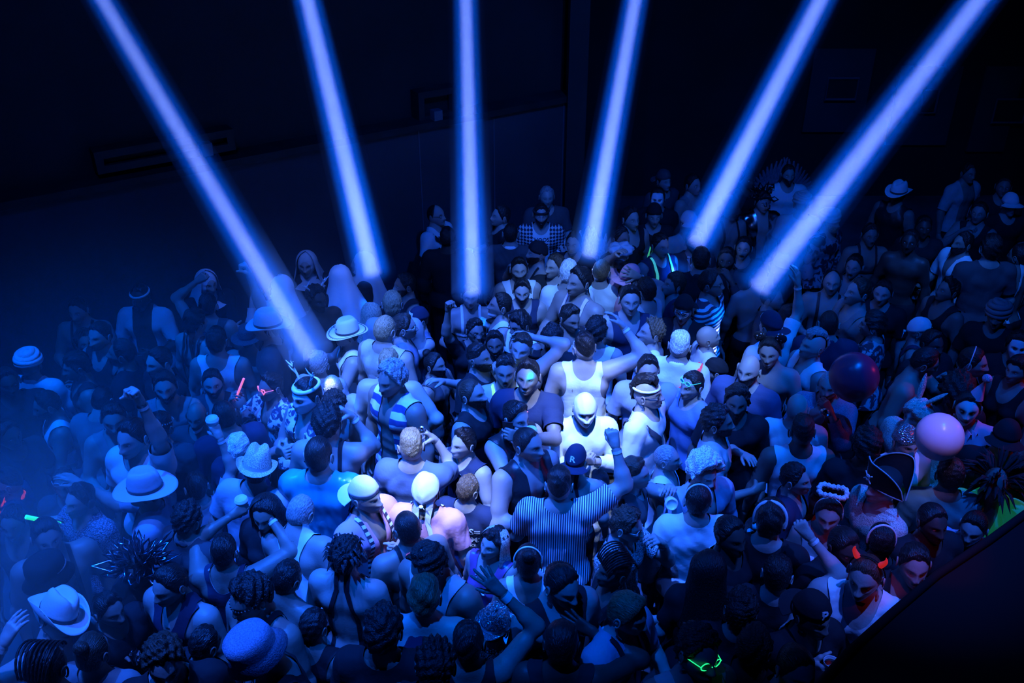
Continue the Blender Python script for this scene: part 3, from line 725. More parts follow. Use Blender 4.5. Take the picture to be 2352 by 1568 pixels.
def a_cap(r, sp, c='black', front=None, back=False, brim=None, logo=None):
    ang = 180 if back else 0
    ln = lambda A, E: np.degrees(E) - np.interp(np.degrees(np.abs(A)), [0, 90, 180], [22, 14, 4] if not back else [30, 16, 4])
    o = shell_acc(r, 'cap', 'cloth', c, lambda A, E: .020+.016*sstep(.5, 1.2, E), ln)
    if front:
        f = lambda A, E: np.minimum(np.degrees(E)-24, np.minimum(62-np.degrees(E), 42-np.degrees(np.abs(A))))
        under(shell_acc(r, 'front_panel', 'cloth', front, lambda A, E: .0245+.016*sstep(.5, 1.2, E), f), o)
    b = MB(); P = []
    for q in np.linspace(0, 1, 5):
        row = []
        for a in np.linspace(-1.15, 1.15, 15):
            rr = .098+q*.075*math.cos(a*.9)**.6; x = rr*math.sin(a)*(.86+.05*q); y = -rr*math.cos(a); z = .052 - .012*q - .35*x*x/.1*.3
            if back: x, y, z = -x, -y+.01, z-.035
            row.append((x, y, z))
        P.append(row)
    P = np.array(P); b.grid(P, tint=col(brim or c)); b.grid(P[::-1]-np.array([0, 0, .004]), tint=col(brim or c)); under(fin(b, r, 'brim', 'cloth'), o)
    if logo:
        head_text(r, o, logo[0], logo[1], logo[2], logo[3], logo[4])
    return o
def a_bandana(r, sp, c='white', tail=True, mat='cloth', lo=None):
    ln = lambda A, E: np.degrees(E) - np.interp(np.degrees(np.abs(A)), [0, 80, 180], lo or [30, 12, -18])
    o = shell_acc(r, 'bandana', mat, c, lambda A, E: .017+.008*sstep(.4, 1.2, E), ln, .0022, 3)
    if tail:
        b = MB(); b.ball((0, .125, -.03), (.016, .014, .012), 10, tint=col(c))
        for s in (-1, 1):
            b.grid(np.array([[(s*(.01+.045*q)+w*.008, .128+.01*q, -.03-.01*math.sin(q*3)-.03*q+w*.014*(.4+q)) for w in (-1, 0, 1)] for q in np.linspace(0, 1, 6)]), tint=col(c))
        under(fin(b, r, 'knot', mat), o)
def a_cowboy(r, sp, c='white', mat='felt', brim=.105, crown=.115, tilt=0., curl=.035, band='black', yaw=0., shape='cow', cstitch=None):
    """wide brimmed hat"""
    brim *= .60; curl *= .8
    Mx = np.array((Matrix.Translation((0, .005, .045)) @ Matrix.Rotation(math.radians(tilt), 4, 'X') @ Matrix.Rotation(math.radians(yaw), 4, 'Z')))
    t = np.linspace(0, 2*np.pi, 40, endpoint=False); b = MB(); rows = []
    for rr, z in ((.094, -.012), (.094, .02), (.090, .06), (.082, .095), (.068, crown-.004), (.045, crown-.002), (.02, crown-.014), (.001, crown-.020)):
        k = np.clip(z/crown, 0, 1)
        zz = z - .030*k**3*np.exp(-(np.cos(t)*rr/.022)**2)*(1 if shape == 'cow' else .3) - .010*k*np.clip(-np.sin(t), 0, 1)*0
        rows.append(np.stack([rr*np.cos(t)*(.95-.10*k), rr*np.sin(t)*(1.16-.04*k), zz], -1))
    b.grid(np.array(rows), mat=Mx, tint=col(c), wrap=True); hat = fin(b, r, 'cowboy_hat' if shape == 'cow' else 'straw_hat', mat)
    b = MB(); rows = []
    for side in (0, .004):
        rs = np.linspace(0, 1, 8) if side == 0 else np.linspace(1, 0, 8)
        for q in rs:
            R_ = .092+q*brim; x = R_*np.cos(t)*.97; y = R_*np.sin(t)*(1.12+.02*q)
            z = -.010 + curl*q*np.abs(np.cos(t))**2.2*1.7*q - .012*q*np.abs(np.sin(t))*1.0 - side
            x = x*(1-.25*curl/.05*q*q*np.abs(np.cos(t)))
            rows.append(np.stack([x, y, z], -1))
    b.grid(np.array(rows), mat=Mx, tint=col(c), wrap=True); br = fin(b, r, 'brim', mat); under(br, hat)
    b = MB(); b.lathe([(.096, -.010), (.0965, .012)], 40, mat=Mx, tint=col(band), sx=.95, sy=1.155); under(fin(b, r, 'hat_band', 'leather'), hat)
    if cstitch:
        b = MB(); pts = []
        for i in range(72):
            R_ = .092+brim*(.80 if i % 2 else .68); tt = i/72*2*math.pi; q = (R_-.092)/brim
            z = -.006 + curl*q*abs(math.cos(tt))**2.2*1.7*q - .012*q*abs(math.sin(tt)); pts.append((R_*math.cos(tt)*.97*(1-.25*curl/.05*q*q*abs(math.cos(tt))), R_*math.sin(tt)*1.13, z+.003))
        b.tube(pts, .0022, 4, mat=Mx, tint=col('black'), closed=True)
        for yy, k in ((-.112, 0), (-.112, 1)): b.box(-.03+.04*k, -.02+.04*k, yy, yy+.004, .045, .055, mat=Mx, tint=col('black'))
        under(fin(b, r, 'stitching', 'cloth'), hat)
    return hat
def a_bucket(r, sp, c='denim', mat='denim', flare=.035):
    b = MB(); b.lathe([(.101+flare, -.004), (.103+flare, -.002), (.104, .045), (.105, .06), (.104, .10), (.098, .138), (.07, .148), (.001, .15)], 32, tint=col(c), sx=.92, sy=1.08)
    fin(b, r, 'bucket_hat', mat)
def a_veil(r, sp, c='white', drop=.32, open_=55, mat='cloth', name='veil', flare=.10, coif=True):
    b = MB(); A0 = math.radians(open_); t = np.linspace(-math.pi+A0-0, math.pi-A0, 44); rows = []   # measured from the back
    for q in np.linspace(0, 1, 16):
        if q < .35: e = (1-q/.35)*math.pi/2*.98; rr = math.cos(e)*.105+.002; z = .012+.128*math.sin(e); oy = .006
        else: k = (q-.35)/.65; rr = .105+flare*k**1.2; z = .012-drop*k; oy = .006+.02*k
        f = 1+.07*np.sin(t*6+1.3)*np.clip(q-.3, 0, 1)*1.6
        a = t; rows.append(np.stack([rr*f*np.sin(a), oy+rr*f*np.cos(a)*1.08, np.full_like(a, z)+.02*np.cos(a*3)*max(0, q-.8)], -1))
    b.grid(np.array(rows), tint=col(c)); o = fin(b, r, name, mat)
    if coif:
        V, T = shell(r.hs, lambda A, E: .010+0*A, lambda A, E: 25*(np.hypot(A/.75, (np.degrees(E)+5)/42)-1)); k = mk('coif', r.hxx(V), T, mat, r.root, col(c))
        b = MB(); b.lathe([(.062, -.085), (.085, -.13), (.15, -.18), (.19, -.21)], 26, tint=col(c), sy=.85); under(fin(b, r, 'wimple', mat), k)
def a_longhair(r, sp, c='k', drop=.30, open_=70, mat='hair', flare=.05): a_veil(r, sp, HC[c] if c in HC else c, drop, open_, mat, 'long_hair', flare, False)
def a_headband(r, sp, c='white', rad=.006, tilt=0., mat='cloth', fl=1.):
    b = MB(); t = np.linspace(-1.9, 1.9, 26); b.tube([(.098*math.sin(q)*.9, .012+tilt*math.cos(q), .02+.112*math.cos(q)) for q in t], rad, 6, tint=col(c)); return fin(b, r, 'headband', mat)
def a_sweatband(r, sp, c='white', z=.045, rad=.012, mat='cloth', name='sweatband'):
    b = MB(); t = np.linspace(0, 2*np.pi, 30, endpoint=False); kk = math.sqrt(max(.05, 1-(z/.128)**2)); b.tube([((.083*kk+.004)*math.cos(q), .006+(.102*kk+.004)*math.sin(q), z) for q in t], rad, 8, tint=col(c), closed=True); return fin(b, r, name, mat)
def a_horns(r, sp, mat='glow_red', c='red'):
    o = a_headband(r, sp, 'black', .004)
    for s in (-1, 1): b = MB(); b.tube([(s*(.055+.022*math.sin(q*2.2)), .01, .105+.07*q) for q in np.linspace(0, 1, 7)], [.016, .015, .013, .011, .008, .005, .001], 8, tint=col(c)); under(fin(b, r, 'horn', mat), o)
def a_antlers(r, sp, c='white', mat='plastic', s_=1.):
    for s in (-1, 1):
        b = MB(); m = [(s*(.05+.06*q), .0, .09+.17*q**.8*s_) for q in np.linspace(0, 1, 7)]; b.tube(m, np.linspace(.010, .003, 7), 6, tint=col(c))
        for k, (dx, dz) in ((2, (.05, .05)), (4, (-.03, .06)), (4, (.05, .04))): b.tube([m[k], (m[k][0]+s*dx*.6, -.01, m[k][2]+dz*.5), (m[k][0]+s*dx, -.015, m[k][2]+dz)], [.007, .005, .002], 6, tint=col(c))
        fin(b, r, 'antler', mat)
def a_ears(r, sp, mat='dots', c='black', bow=False):
    o = a_headband(r, sp, 'black', .005)
    for s in (-1, 1): b = MB(); b.ball((s*.082, .012, .130), (.046, .014, .046), 18, tint=col(c)); under(fin(b, r, 'round_ear', mat), o)
def a_bunny(r, sp, c='cream'):
    o = shell_acc(r, 'furry_hood', 'fur', c, lambda A, E: .03+0*A, lambda A, E: np.degrees(E)-line_el(A, [(0, 35), (60, 10), (90, -30), (180, -60)]), .004, 3, 60)
    b = MB()
    for s, (dx, dz) in ((-1, (-.02, .20)), (1, (.12, .14))): b.tube([(s*.03+dx*q, .02+.05*q, .12+dz*q) for q in np.linspace(0, 1, 6)], [.022, .032, .036, .034, .026, .008], 10, tint=col(c), flat=.4)
    under(fin(b, r, 'bunny_ears', 'fur'), o)
def a_conehat(r, sp, c='pink'):
    b = MB(); Mx = np.array(Matrix.Translation((.03, 0, .10)) @ Matrix.Rotation(math.radians(12), 4, 'Y')); b.lathe([(.052, 0), (.050, .004), (.002, .15)], 20, mat=Mx, tint=col(c)); o = fin(b, r, 'cone_hat', 'felt')
    b = MB(); b.ball((0, 0, .165), .032, 14, mat=Mx, tint=col(c)); under(fin(b, r, 'pompom', 'fur'), o)
def a_chefhat(r, sp, c='white'):
    t = np.linspace(0, 2*np.pi, 48, endpoint=False); b = MB(); rows = []
    for rr, z, f in ((.088, .045, 0), (.088, .085, 0), (.105, .10, .3), (.128, .125, 1), (.120, .155, 1), (.08, .170, .8), (.03, .168, .3), (.001, .166, 0)):
        R_ = rr*(1+.07*f*np.sin(t*12)); rows.append(np.stack([R_*np.cos(t), .01+R_*np.sin(t)*1.08, z+.01*f*np.cos(t*5)], -1))
    b.grid(np.array(rows), tint=col(c), wrap=True); fin(b, r, 'chef_hat', 'cloth')
def a_pirate(r, sp):
    b = MB(); t = np.linspace(-1, 1, 25); P = []
    for k, y0 in ((1, -.075), (0, -.118)):
        pass
    rows = []
    for q in np.linspace(0, 1, 7):
        row = []
        for u in t: h_ = .175*(1-abs(u)**2.2)**.6+.005; row.append((u*.185, -.10-.035*q*(1-u*u)+.10*abs(u)**1.5, .035+h_*q-.03*(1-abs(u))*0))
        rows.append(row)
    F_ = np.array(rows); b.grid(F_, tint=col('black')); Bk = F_.copy(); Bk[..., 1] = -Bk[..., 1]+.02; b.grid(Bk[::-1], tint=col('black'))
    b.lathe([(.096, .03), (.092, .09), (.07, .125), (.001, .135)], 24, tint=col('black'), sy=1.1); o = fin(b, r, 'pirate_hat', 'felt')
    b = MB(); b.tube(F_[-1]+np.array([0, 0, .002]), .005, 6, tint=(.45, .45, .45)); b.tube(Bk[-1], .005, 6, tint=(.45, .45, .45)); b.tube(F_[0], .005, 6, tint=(.45, .45, .45)); under(fin(b, r, 'edge_piping', 'cloth'), o)
    b = MB()
    for Y in (-.143, .163):
        b.ball((0, Y, .115), (.020, .007, .019), 12, tint=col('white')); b.box(-.010, .010, Y-.006, Y+.006, .088, .102, tint=col('white'))
        for s in (-1, 1): b.tube([(-s*.034, Y, .082), (s*.034, Y, .140)], .0045, 6, tint=col('white')); b.ball((s*.008, Y-.007 if Y < 0 else Y+.007, .114), .0045, 8, tint=col('black'))
    under(fin(b, r, 'skull_and_crossbones', 'cloth'), o)
def a_halo(r, sp):
    o = a_headband(r, sp, 'white', .004); b = MB(); t = np.linspace(0, 2*np.pi, 60, endpoint=False)
    b.tube([(.085*math.cos(q), .02+.055*math.sin(q), .185+.012*math.sin(3*q)) for q in t], .017+.004*np.sin(t*17), 8, tint=col('white'), closed=True); under(fin(b, r, 'fluffy_halo', 'fur'), o)
def a_maskbelow(r, sp, c='white'):
    shell_acc(r, 'face_mask', 'cloth', c, lambda A, E: .012+0*A, lambda A, E: np.minimum(-np.degrees(E)-34, (72-np.degrees(np.abs(A)))*.7))
def a_facemask(r, sp, c='white', mat='plastic', holes=True):
    f = lambda A, E: np.minimum(np.minimum(62-np.degrees(np.abs(A)), 48-np.degrees(E)), np.minimum(np.degrees(E)+56, 18*(np.hypot((np.abs(A)-.36)/.22, (E-.10)/.11)-1)))
    shell_acc(r, 'mask', mat, c, lambda A, E: .012+0*A, f)
def a_eyemask(r, sp, c='black', mat='leather'):
    f = lambda A, E: np.minimum(np.minimum(62-np.degrees(np.abs(A)), 22-np.degrees(E)), np.minimum(np.degrees(E)+8, 18*(np.hypot((np.abs(A)-.36)/.17, (E-.10)/.08)-1)))
    shell_acc(r, 'eye_mask', mat, c, lambda A, E: .010+0*A, f)
def a_hood(r, sp, c='white', mat='cloth'):
    shell_acc(r, 'hood_mask', mat, c, lambda A, E: .012+0*A, lambda A, E: np.minimum(25*(np.hypot(A/.55, (E-.10)/.17)-1), 25*(np.hypot(A/.3, (E+.52)/.12)-1)), .001)
def a_neck(r, sp, c='red', mat='cloth', pts=True):
    b = MB(); t = np.linspace(0, 2*np.pi, 26, endpoint=False)
    b.tube([(.068*math.cos(q), .012+.066*math.sin(q), 1.475+.012*math.sin(q)+.004*math.sin(5*q)) for q in t], .016+.004*np.sin(t*7), 8, tint=col(c), closed=True)
    if pts: b.grid(np.array([[(u*.08*(1-q), -.066-.035*q-.01*abs(u), 1.468-.13*q) for u in (-1, -.5, 0, .5, 1)] for q in np.linspace(0, 1, 5)]), tint=col(c))
    fin(b, r, 'neck_scarf', mat, 't')
def a_choker(r, sp, c='black', rad=.006, mat='leather', name='collar_band', z=1.485):
    b = MB(); t = np.linspace(0, 2*np.pi, 26, endpoint=False); b.tube([(.061*math.cos(q), .010+.060*math.sin(q), z+.012*math.sin(q)) for q in t], rad, 6, tint=col(c), closed=True); fin(b, r, name, mat, 't')
def a_necklace(r, sp, c='white', n=34, drop=.22, mat='plastic', bead=.006):
    pts = []
    for q in np.linspace(0, 2*np.pi, n, endpoint=False):
        fr = max(0, -math.sin(q)); x = (.075-.01*fr)*math.cos(q); z = 1.47-drop*fr**1.6; y = .015+.07*math.sin(q)
        if z < 1.42: y = -.115+.035*(z-1.2)
        pts.append((x, y, z))
    b = MB()
    for p in pts: b.ball(p, bead, 8, tint=col(c))
    fin(b, r, 'necklace', mat, 't')
def a_wrist(r, sp, k='R', c='white', mat='cloth', rad=.005, wide=1):
    S, E, Wr = r.arms[k][:3]; u = unit(Wr-E); a = unit(np.cross(u, [0, 0, 1.]) + 1e-3); bb = np.cross(u, a); b = MB(); cn = Wr-u*.02
    P = [[cn + u*o_ + (.033)*(math.cos(q)*a+math.sin(q)*bb) for q in np.linspace(0, 2*math.pi, 16)] for o_ in np.linspace(-.010*wide, .010*wide, 3)]
    b.grid(np.array(P), tint=col(c)); fin(b, r, 'wristband', mat, 't')
def a_wings(r, sp, c='white', s_=1.):
    for s in (-1, 1):
        b = MB()
        for i in range(11):
            k = i/10; a = math.radians(100-75*k); L = (.42-.16*k)*s_; base = np.array([s*(.05+.10*k), .14, 1.36-.10*k])
            tip = base + np.array([s*math.cos(a)*L*1.0, .05, math.sin(a)*L]); mid = (base+tip)/2+np.array([s*.03, .02, 0])
            b.tube([base, mid, tip], [.005*s_, .0075*s_, .002], 8, tint=col(c), flat=5.)
        fin(b, r, 'feather_wing', 'feather', 't')
def a_cape(r, sp, c='navy', mat='satin', drop=.9, w=.20):
    b = MB(); t = np.linspace(-1, 1, 34); rows = []
    for q in np.linspace(0, 1, 16):
        hw = .10+(.13 if q > .05 else .13*q/.05)+w*.25*q; z = 1.475-.05*min(q/.06, 1)-drop*q + 0*t; dd = .07+.085*min(q/.12, 1)+.04*q
        fold = .014*np.sin(t*17+2*q)*min(q*4, 1); zz = z - .07*np.abs(t)**2*min(q/.06, 1)
        rows.append(np.stack([hw*t*1.0, dd*np.cos(t*1.25)+fold, zz], -1))
    b.grid(np.array(rows), tint=col(c)); fin(b, r, 'cape', mat, 't')
def a_tinsel(r, sp, c=(.35, .38, .48), n=46, R_=.15, mat='metal'):
    rs = np.random.RandomState(sp['seed']); b = MB()
    for i in range(n):
        d_ = unit(rs.normal(size=3)*np.array([1, 1, .7])+np.array([0, 0, .6])); t = unit(np.cross(d_, rs.normal(size=3))); base = d_*.09+np.array([0, .01, .05]); L = R_*rs.uniform(.5, 1.2); ww = rs.uniform(.02, .05)
        b.tube([base, base+d_*L*.5+t*ww, base+d_*L, base+d_*L*.5-t*ww, base], .012, 5, tint=col(c), flat=.3)
    fin(b, r, 'foil_loop_headdress', mat)
def a_feathers(r, sp, c='black', n=60, L0=.22, name='feather_headdress', mat='feather'):
    rs = np.random.RandomState(sp['seed']); b = MB()
    for i in range(n):
        d_ = unit(rs.normal(size=3)*np.array([1, 1, .5])+np.array([0, 0, .4])); base = d_*.085+np.array([0, .01, .04]); L = L0*rs.uniform(.5, 1.1)
        b.tube([base, base+d_*L*.5+np.array([0, 0, .02]), base+d_*L+np.array([0, 0, -.02])], [.006, .016, .002], 5, tint=col(c), flat=.3)
    fin(b, r, name, mat)
def a_roses(r, sp, c='white'):
    rs = np.random.RandomState(3); b = MB()
    for i, (x, z) in enumerate(((-.05, .13), (.03, .15), (.0, .09), (.07, .10), (-.08, .08))):
        for k in range(4): b.ball((x+.012*math.cos(k*1.6), -.04+.012*math.sin(k*1.6), z+.004*k), (.026-.004*k, .026-.004*k, .018), 8, tint=col(c))
    fin(b, r, 'flower_crown', 'cloth')
def a_ruff(r, sp, c='white', R_=.13, z=1.47):
    t = np.linspace(0, 2*np.pi, 90, endpoint=False); b = MB(); b.grid(np.array([np.stack([rr*np.cos(t), .01+rr*np.sin(t), z+.02*(k+.2)*np.sin(t*16)-.02*k], -1) for k, rr in enumerate((.065, .5*R_+.03, R_))]), tint=col(c), wrap=True); fin(b, r, 'ruffled_collar', 'cloth', 't')
def a_sleeve_ruffle(r, sp, c='white'):
    for k in ('R', 'L'):
        S, E = r.arms[k][:2]; u = unit(E-S); a = unit(np.cross(u, [0, 1, 0.])); bb = np.cross(u, a); b = MB(); t = np.linspace(0, 2*np.pi, 60)
        b.grid(np.array([[S+u*(.02+.05*j)+(.060+.018*j)*(1+.10*j*math.sin(q*11))*(math.cos(q)*a+math.sin(q)*bb) for q in t] for j in range(3)]), tint=col(c)); fin(b, r, 'sleeve_ruffle', 'cloth', 't')
def a_goggles(r, sp, c='dgrey', z=.05):
    a_sweatband(r, sp, 'black', z, .006, name='goggle_strap'); b = MB()
    for s in (-1, 1): b.lathe([(.001, 0), (.020, .0), (.024, .004), (.024, .016), (.019, .02)], 16, mat=np.array(Matrix.Translation((s*.028, -.108, z)) @ Matrix.Rotation(math.pi/2, 4, 'X')), tint=col(c))
    fin(b, r, 'goggles', 'metal')
def a_earring(r, sp, c='silver', R_=.012):
    b = MB(); t = np.linspace(0, 2*np.pi, 14, endpoint=False)
    for s in (-1, 1): b.tube([(s*.084, .008+R_*math.cos(q), -.045-R_+R_*math.sin(q)) for q in t], .002, 5, tint=col(c), closed=True)
    fin(b, r, 'earring', 'metal')
def a_headphones(r, sp): 
    a_headband(r, sp, 'black', .007, mat='plastic')
    for s in (-1, 1): b = MB(); b.ball((s*.090, .01, -.005), (.016, .032, .036), 14, tint=col('black')); fin(b, r, 'earcup', 'plastic')
def a_braids(r, sp, n=11):
    b = MB(); hc_ = HC[sp.get('hc', 'k')]
    for i in range(n):
        x0 = (i-(n-1)/2)*.013
        pts = []
        for q in np.linspace(0, 1, 16): e = q*math.pi*.8+.35; pts.append((x0*(1+.5*math.sin(e)), -.104*math.cos(e)+.01, .02+.122*math.sin(e)))
        b.tube(pts, .0055+.0015*np.sin(np.arange(16)*3.1), 6, tint=hc_)
    fin(b, r, 'braids', 'hair')
def a_ponytail(r, sp, up=False):
    b = MB(); hc_ = HC[sp.get('hc', 'k')]
    if up: b.ball((0, .075, .115), (.042, .040, .036), 14, tint=hc_)
    else: b.tube([(0, .10, .05), (0, .15, .03), (.01, .165, -.04), (.02, .15, -.13)], [.022, .030, .028, .008], 10, tint=hc_)
    fin(b, r, 'ponytail' if not up else 'hair_bun', 'hair')
def a_cathat(r, sp): pass
def a_discohat(r, sp):
    a_cowboy(r, sp, (.75, .78, .85), 'sequin', .085, .12, 0, .03, 'silver')
def a_turban(r, sp, c='white'):
    b = MB()
    for i, (rr, z, ra) in enumerate(((.092, .045, .022), (.090, .075, .024), (.075, .105, .026), (.045, .125, .026))):
        t = np.linspace(0, 2*np.pi, 24, endpoint=False); b.tube([(rr*math.cos(q), .01+rr*1.1*math.sin(q), z+.012*math.sin(q+i*1.3)) for q in t], ra, 8, tint=col(c), closed=True)
    b.ball((0, .01, .10), (.05, .05, .045), 12, tint=col(c)); fin(b, r, 'wrapped_headscarf', 'cloth')
def a_beads(r, sp, c='white', z=.06):
    b = MB()
    for q in np.linspace(0, 2*np.pi, 34, endpoint=False): b.ball((.090*math.cos(q), .006+.110*math.sin(q), z+.02*math.sin(q)), .0055, 6, tint=col(c))
    fin(b, r, 'beaded_headband', 'metal')
def a_chain(r, sp): a_necklace(r, sp, 'silver', 40, .05, 'metal', .005)
def a_backpack(r, sp, c='black'):
    b = MB(); b.ball((0, .20, 1.24), (.14, .075, .19), 18, tint=col(c)); fin(b, r, 'backpack', 'plastic', 't')
def a_text(r, sp, lines, side, mat='cloth', c='white', z0=1.30, size=.05, x0=0., shear=0.):
    """lettering printed on the garment, laid onto its surface"""
    li = r.layers[-1] if r.layers else r.root; me = li.data; n = len(me.vertices)
    co = np.empty(n*3, np.float32); me.vertices.foreach_get('co', co); co = co.reshape(-1, 3)
    inv = (co-r.piv)@r.Rt + r.piv; tree = BVHTree.FromPolygons([tuple(v) for v in inv], [tuple(p.vertices) for p in me.polygons])
    for k, (tx, sz, zz) in enumerate(lines):
        cu = bpy.data.curves.new('lettering', 'FONT'); cu.body = tx; cu.size = sz; cu.align_x = 'CENTER'; cu.shear = shear; cu.offset = sz*.018; cu.resolution_u = 2
        ob = bpy.data.objects.new('lettering', cu); COL.objects.link(ob); dg = bpy.context.evaluated_depsgraph_get(); m2 = bpy.data.meshes.new_from_object(ob.evaluated_get(dg)); bpy.data.objects.remove(ob)
        import bmesh
        bm = bmesh.new(); bm.from_mesh(m2); bmesh.ops.triangulate(bm, faces=bm.faces[:]); bmesh.ops.subdivide_edges(bm, edges=[e for e in bm.edges if e.calc_length() > .02], cuts=1); bmesh.ops.triangulate(bm, faces=bm.faces[:]); bm.to_mesh(m2); bm.free()
        V = np.array([v.co[:] for v in m2.vertices]); F = np.array([p.vertices[:] for p in m2.polygons]); out = []
        for v in V:
            u, zc = v[0]+x0, v[1]+zz
            if side == 'back': h_ = tree.ray_cast(Vector((-u*-1, 1, zc)), Vector((0, -1, 0))); yy = (h_[0].y+.004) if h_[0] else .15; out.append((u*-1*-1, yy, zc))
            else: h_ = tree.ray_cast(Vector((u, -1, zc)), Vector((0, 1, 0))); yy = (h_[0].y-.004) if h_[0] else -.15; out.append((u, yy, zc))
        out = np.array(out)
        if side == 'back':   # seen from behind: +x is the viewer's left when the body faces away
            out[:, 0] = -(V[:, 0]+x0)
            out[:, 1] = [((tree.ray_cast(Vector((p[0], 1, p[2])), Vector((0, -1, 0)))[0] or Vector((0, .15, 0))).y+.004) for p in out]
        mk('printed_lettering', r.xf(out), F, mat, li if li is not r.root else r.root, col(c), False)
def head_text(r, parent, tx, size, az, z, c):
    cu = bpy.data.curves.new('emblem', 'FONT'); cu.body = tx; cu.size = size; cu.align_x = 'CENTER'; cu.offset = size*.02; cu.extrude = .0015; cu.resolution_u = 2
    ob = bpy.data.objects.new('emblem', cu); COL.objects.link(ob); dg = bpy.context.evaluated_depsgraph_get(); m2 = bpy.data.meshes.new_from_object(ob.evaluated_get(dg)); bpy.data.objects.remove(ob)
    V = np.array([v.co[:] for v in m2.vertices]); F = [p.vertices[:] for p in m2.polygons]
    T = np.array([(f[0], f[i], f[i+1]) for f in F for i in range(1, len(f)-1)]) if all(len(f) < 5 for f in F) else None
    import bmesh
    bm = bmesh.new(); bm.from_mesh(m2); bmesh.ops.triangulate(bm, faces=bm.faces[:]); bm.to_mesh(m2); bm.free()
    V = np.array([v.co[:] for v in m2.vertices]); T = np.array([p.vertices[:] for p in m2.polygons])
    cap = [q for q in r.root.children if q.name.split('.')[0] == 'cap'][-1].data
    co = np.empty(len(cap.vertices)*3, np.float32); cap.vertices.foreach_get('co', co); co = co.reshape(-1, 3)
    loc = (((co-r.piv)@r.Rt+r.piv) - r.hc)@r.Rh; tree = BVHTree.FromPolygons([tuple(v) for v in loc], [tuple(p.vertices) for p in cap.polygons])
    a0 = math.radians(az); f = np.array([math.sin(a0), -math.cos(a0), 0]); rt = np.array([math.cos(a0), math.sin(a0), 0]); out = []
    for v in V:
        p = f*.4 + rt*v[0] + np.array([0, .005, z+v[1]]); d_ = unit(np.array([-f[0], -f[1], -.55 if z > .05 else 0])); p = p - d_*0 + np.array([0, 0, .0 if z <= .05 else .55*.28])
        h_ = tree.ray_cast(Vector(p), Vector(d_)); q = np.array(h_[0]) if h_[0] else f*.12+rt*v[0]+np.array([0, 0, z+v[1]]); out.append(q - d_*(.003+v[2]))
    mk('emblem', r.hxx(np.array(out)), T, 'cloth', parent, col(c), False)
ACC = {k[2:]: v for k, v in list(globals().items()) if k.startswith('a_') and callable(v)}
# ---------------------------------------------------------------- things held: top-level objects
def hold_frame(r, k):
    p = r.wm @ Vector(r.xf(r.hands[k][None])[0]); return p
def place(o, p, rz=0., rx=0., ry=0.): o.location = p; o.rotation_euler = (rx, ry, rz); return o
def mk_cup(lid=True, drink=None, hh=.105, c='white'):
    b = MB(); b.lathe([(.001, 0), (.029, 0), (.030, .003), (.041, hh), (.043, hh+.003), (.041, hh+.004), (.039, hh-.002), (.034, hh*.75), (.001, hh*.75)], 22, tint=col(c))
    root = b.obj('paper_cup', 'paper')
    if lid: b = MB(); b.lathe([(.0445, hh-.004), (.0455, hh+.004), (.042, hh+.006), (.040, hh+.018), (.037, hh+.021), (.033, hh+.019), (.031, hh+.012), (.001, hh+.012)], 22, tint=col('white')); b.obj('lid', 'plastic', root)
    else: b = MB(); b.lathe([(.037, hh*.86), (.001, hh*.861)], 22, tint=(.02, .012, .01)); b.obj('drink', 'glass', root)
    return root
def mk_can(c='silver'):
    b = MB(); b.lathe([(.001, .002), (.022, 0), (.029, .008), (.0325, .014), (.0325, .098), (.029, .108), (.026, .113), (.027, .116), (.025, .116), (.024, .110), (.001, .110)], 22, tint=col(c)); root = b.obj('drink_can', 'metal')
    b = MB(); b.ball((0, .006, .1115), (.008, .013, .0015), 10, tint=(.03, .03, .03)); b.ball((0, -.006, .112), (.006, .009, .0015), 8, tint=col('silver')); b.obj('pull_tab', 'metal', root); return root
def h_cup(r, sp, k, label, lid=True, tilt=0., dz=0., grp=None, c='white'):
    o = mk_cup(lid, c=c); p = hold_frame(r, k); place(o, p+Vector((0, 0, -.055+dz)), 0, tilt); tag(o, label, 'cup', grp)
def h_can(r, sp, k, label, tilt=0., dz=0., c='silver', grp=None):
    o = mk_can(c); p = hold_frame(r, k); place(o, p+Vector((0, 0, -.055+dz)), 0, tilt); tag(o, label, 'can', grp)
def h_phone(r, sp, k, label):
    b = MB(); b.box(-.037, .037, -.004, .004, -.075, .075, tint=(.02, .02, .025)); o = b.obj('phone', 'plastic', smooth=False)
    b = MB(); b.box(-.034, .034, .0042, .005, -.071, .071, tint=(.05, .05, .06)); b.obj('screen', 'glass', o, smooth=False); b = MB(); b.box(-.030, -.012, -.0055, -.0042, .045, .068, tint=(.1, .1, .1)); b.obj('camera_bump', 'glass', o, smooth=False)
    p = hold_frame(r, k); place(o, p+Vector((0, 0, .03)), math.radians(sp['yaw']), math.radians(10)); tag(o, label, 'phone')
def h_stick(r, sp, k, label, mat='glow_green', c='green', L=.2, rx=.6, ry=.6, rad=.008, name='glow_stick', cat='glow stick'):
    b = MB(); b.tube([(0, 0, -.03), (0, 0, L)], rad, 8, tint=col(c)); o = b.obj(name, mat); place(o, hold_frame(r, k), 0, rx, ry); tag(o, label, cat)
def h_fan(r, sp, k, label, c='black', rx=0., ry=1.1, R_=.30, span=.22, mat='cloth'):
    b = MB(); P = np.array([[(rr*math.sin(a), .006*(-1)**i, rr*math.cos(a)) for rr in (.02, .12, .22, R_)] for i, a in enumerate(np.linspace(-span, span, 9))]); b.grid(P, tint=col(c)); o = b.obj('hand_fan', mat, smooth=False)
    b = MB(); b.tube([(0, 0, -.02), (0, 0, .05)], .008, 6, tint=col(c)); b.obj('fan_ribs', 'plastic', o); place(o, hold_frame(r, k), 0, rx, ry); tag(o, label, 'fan')
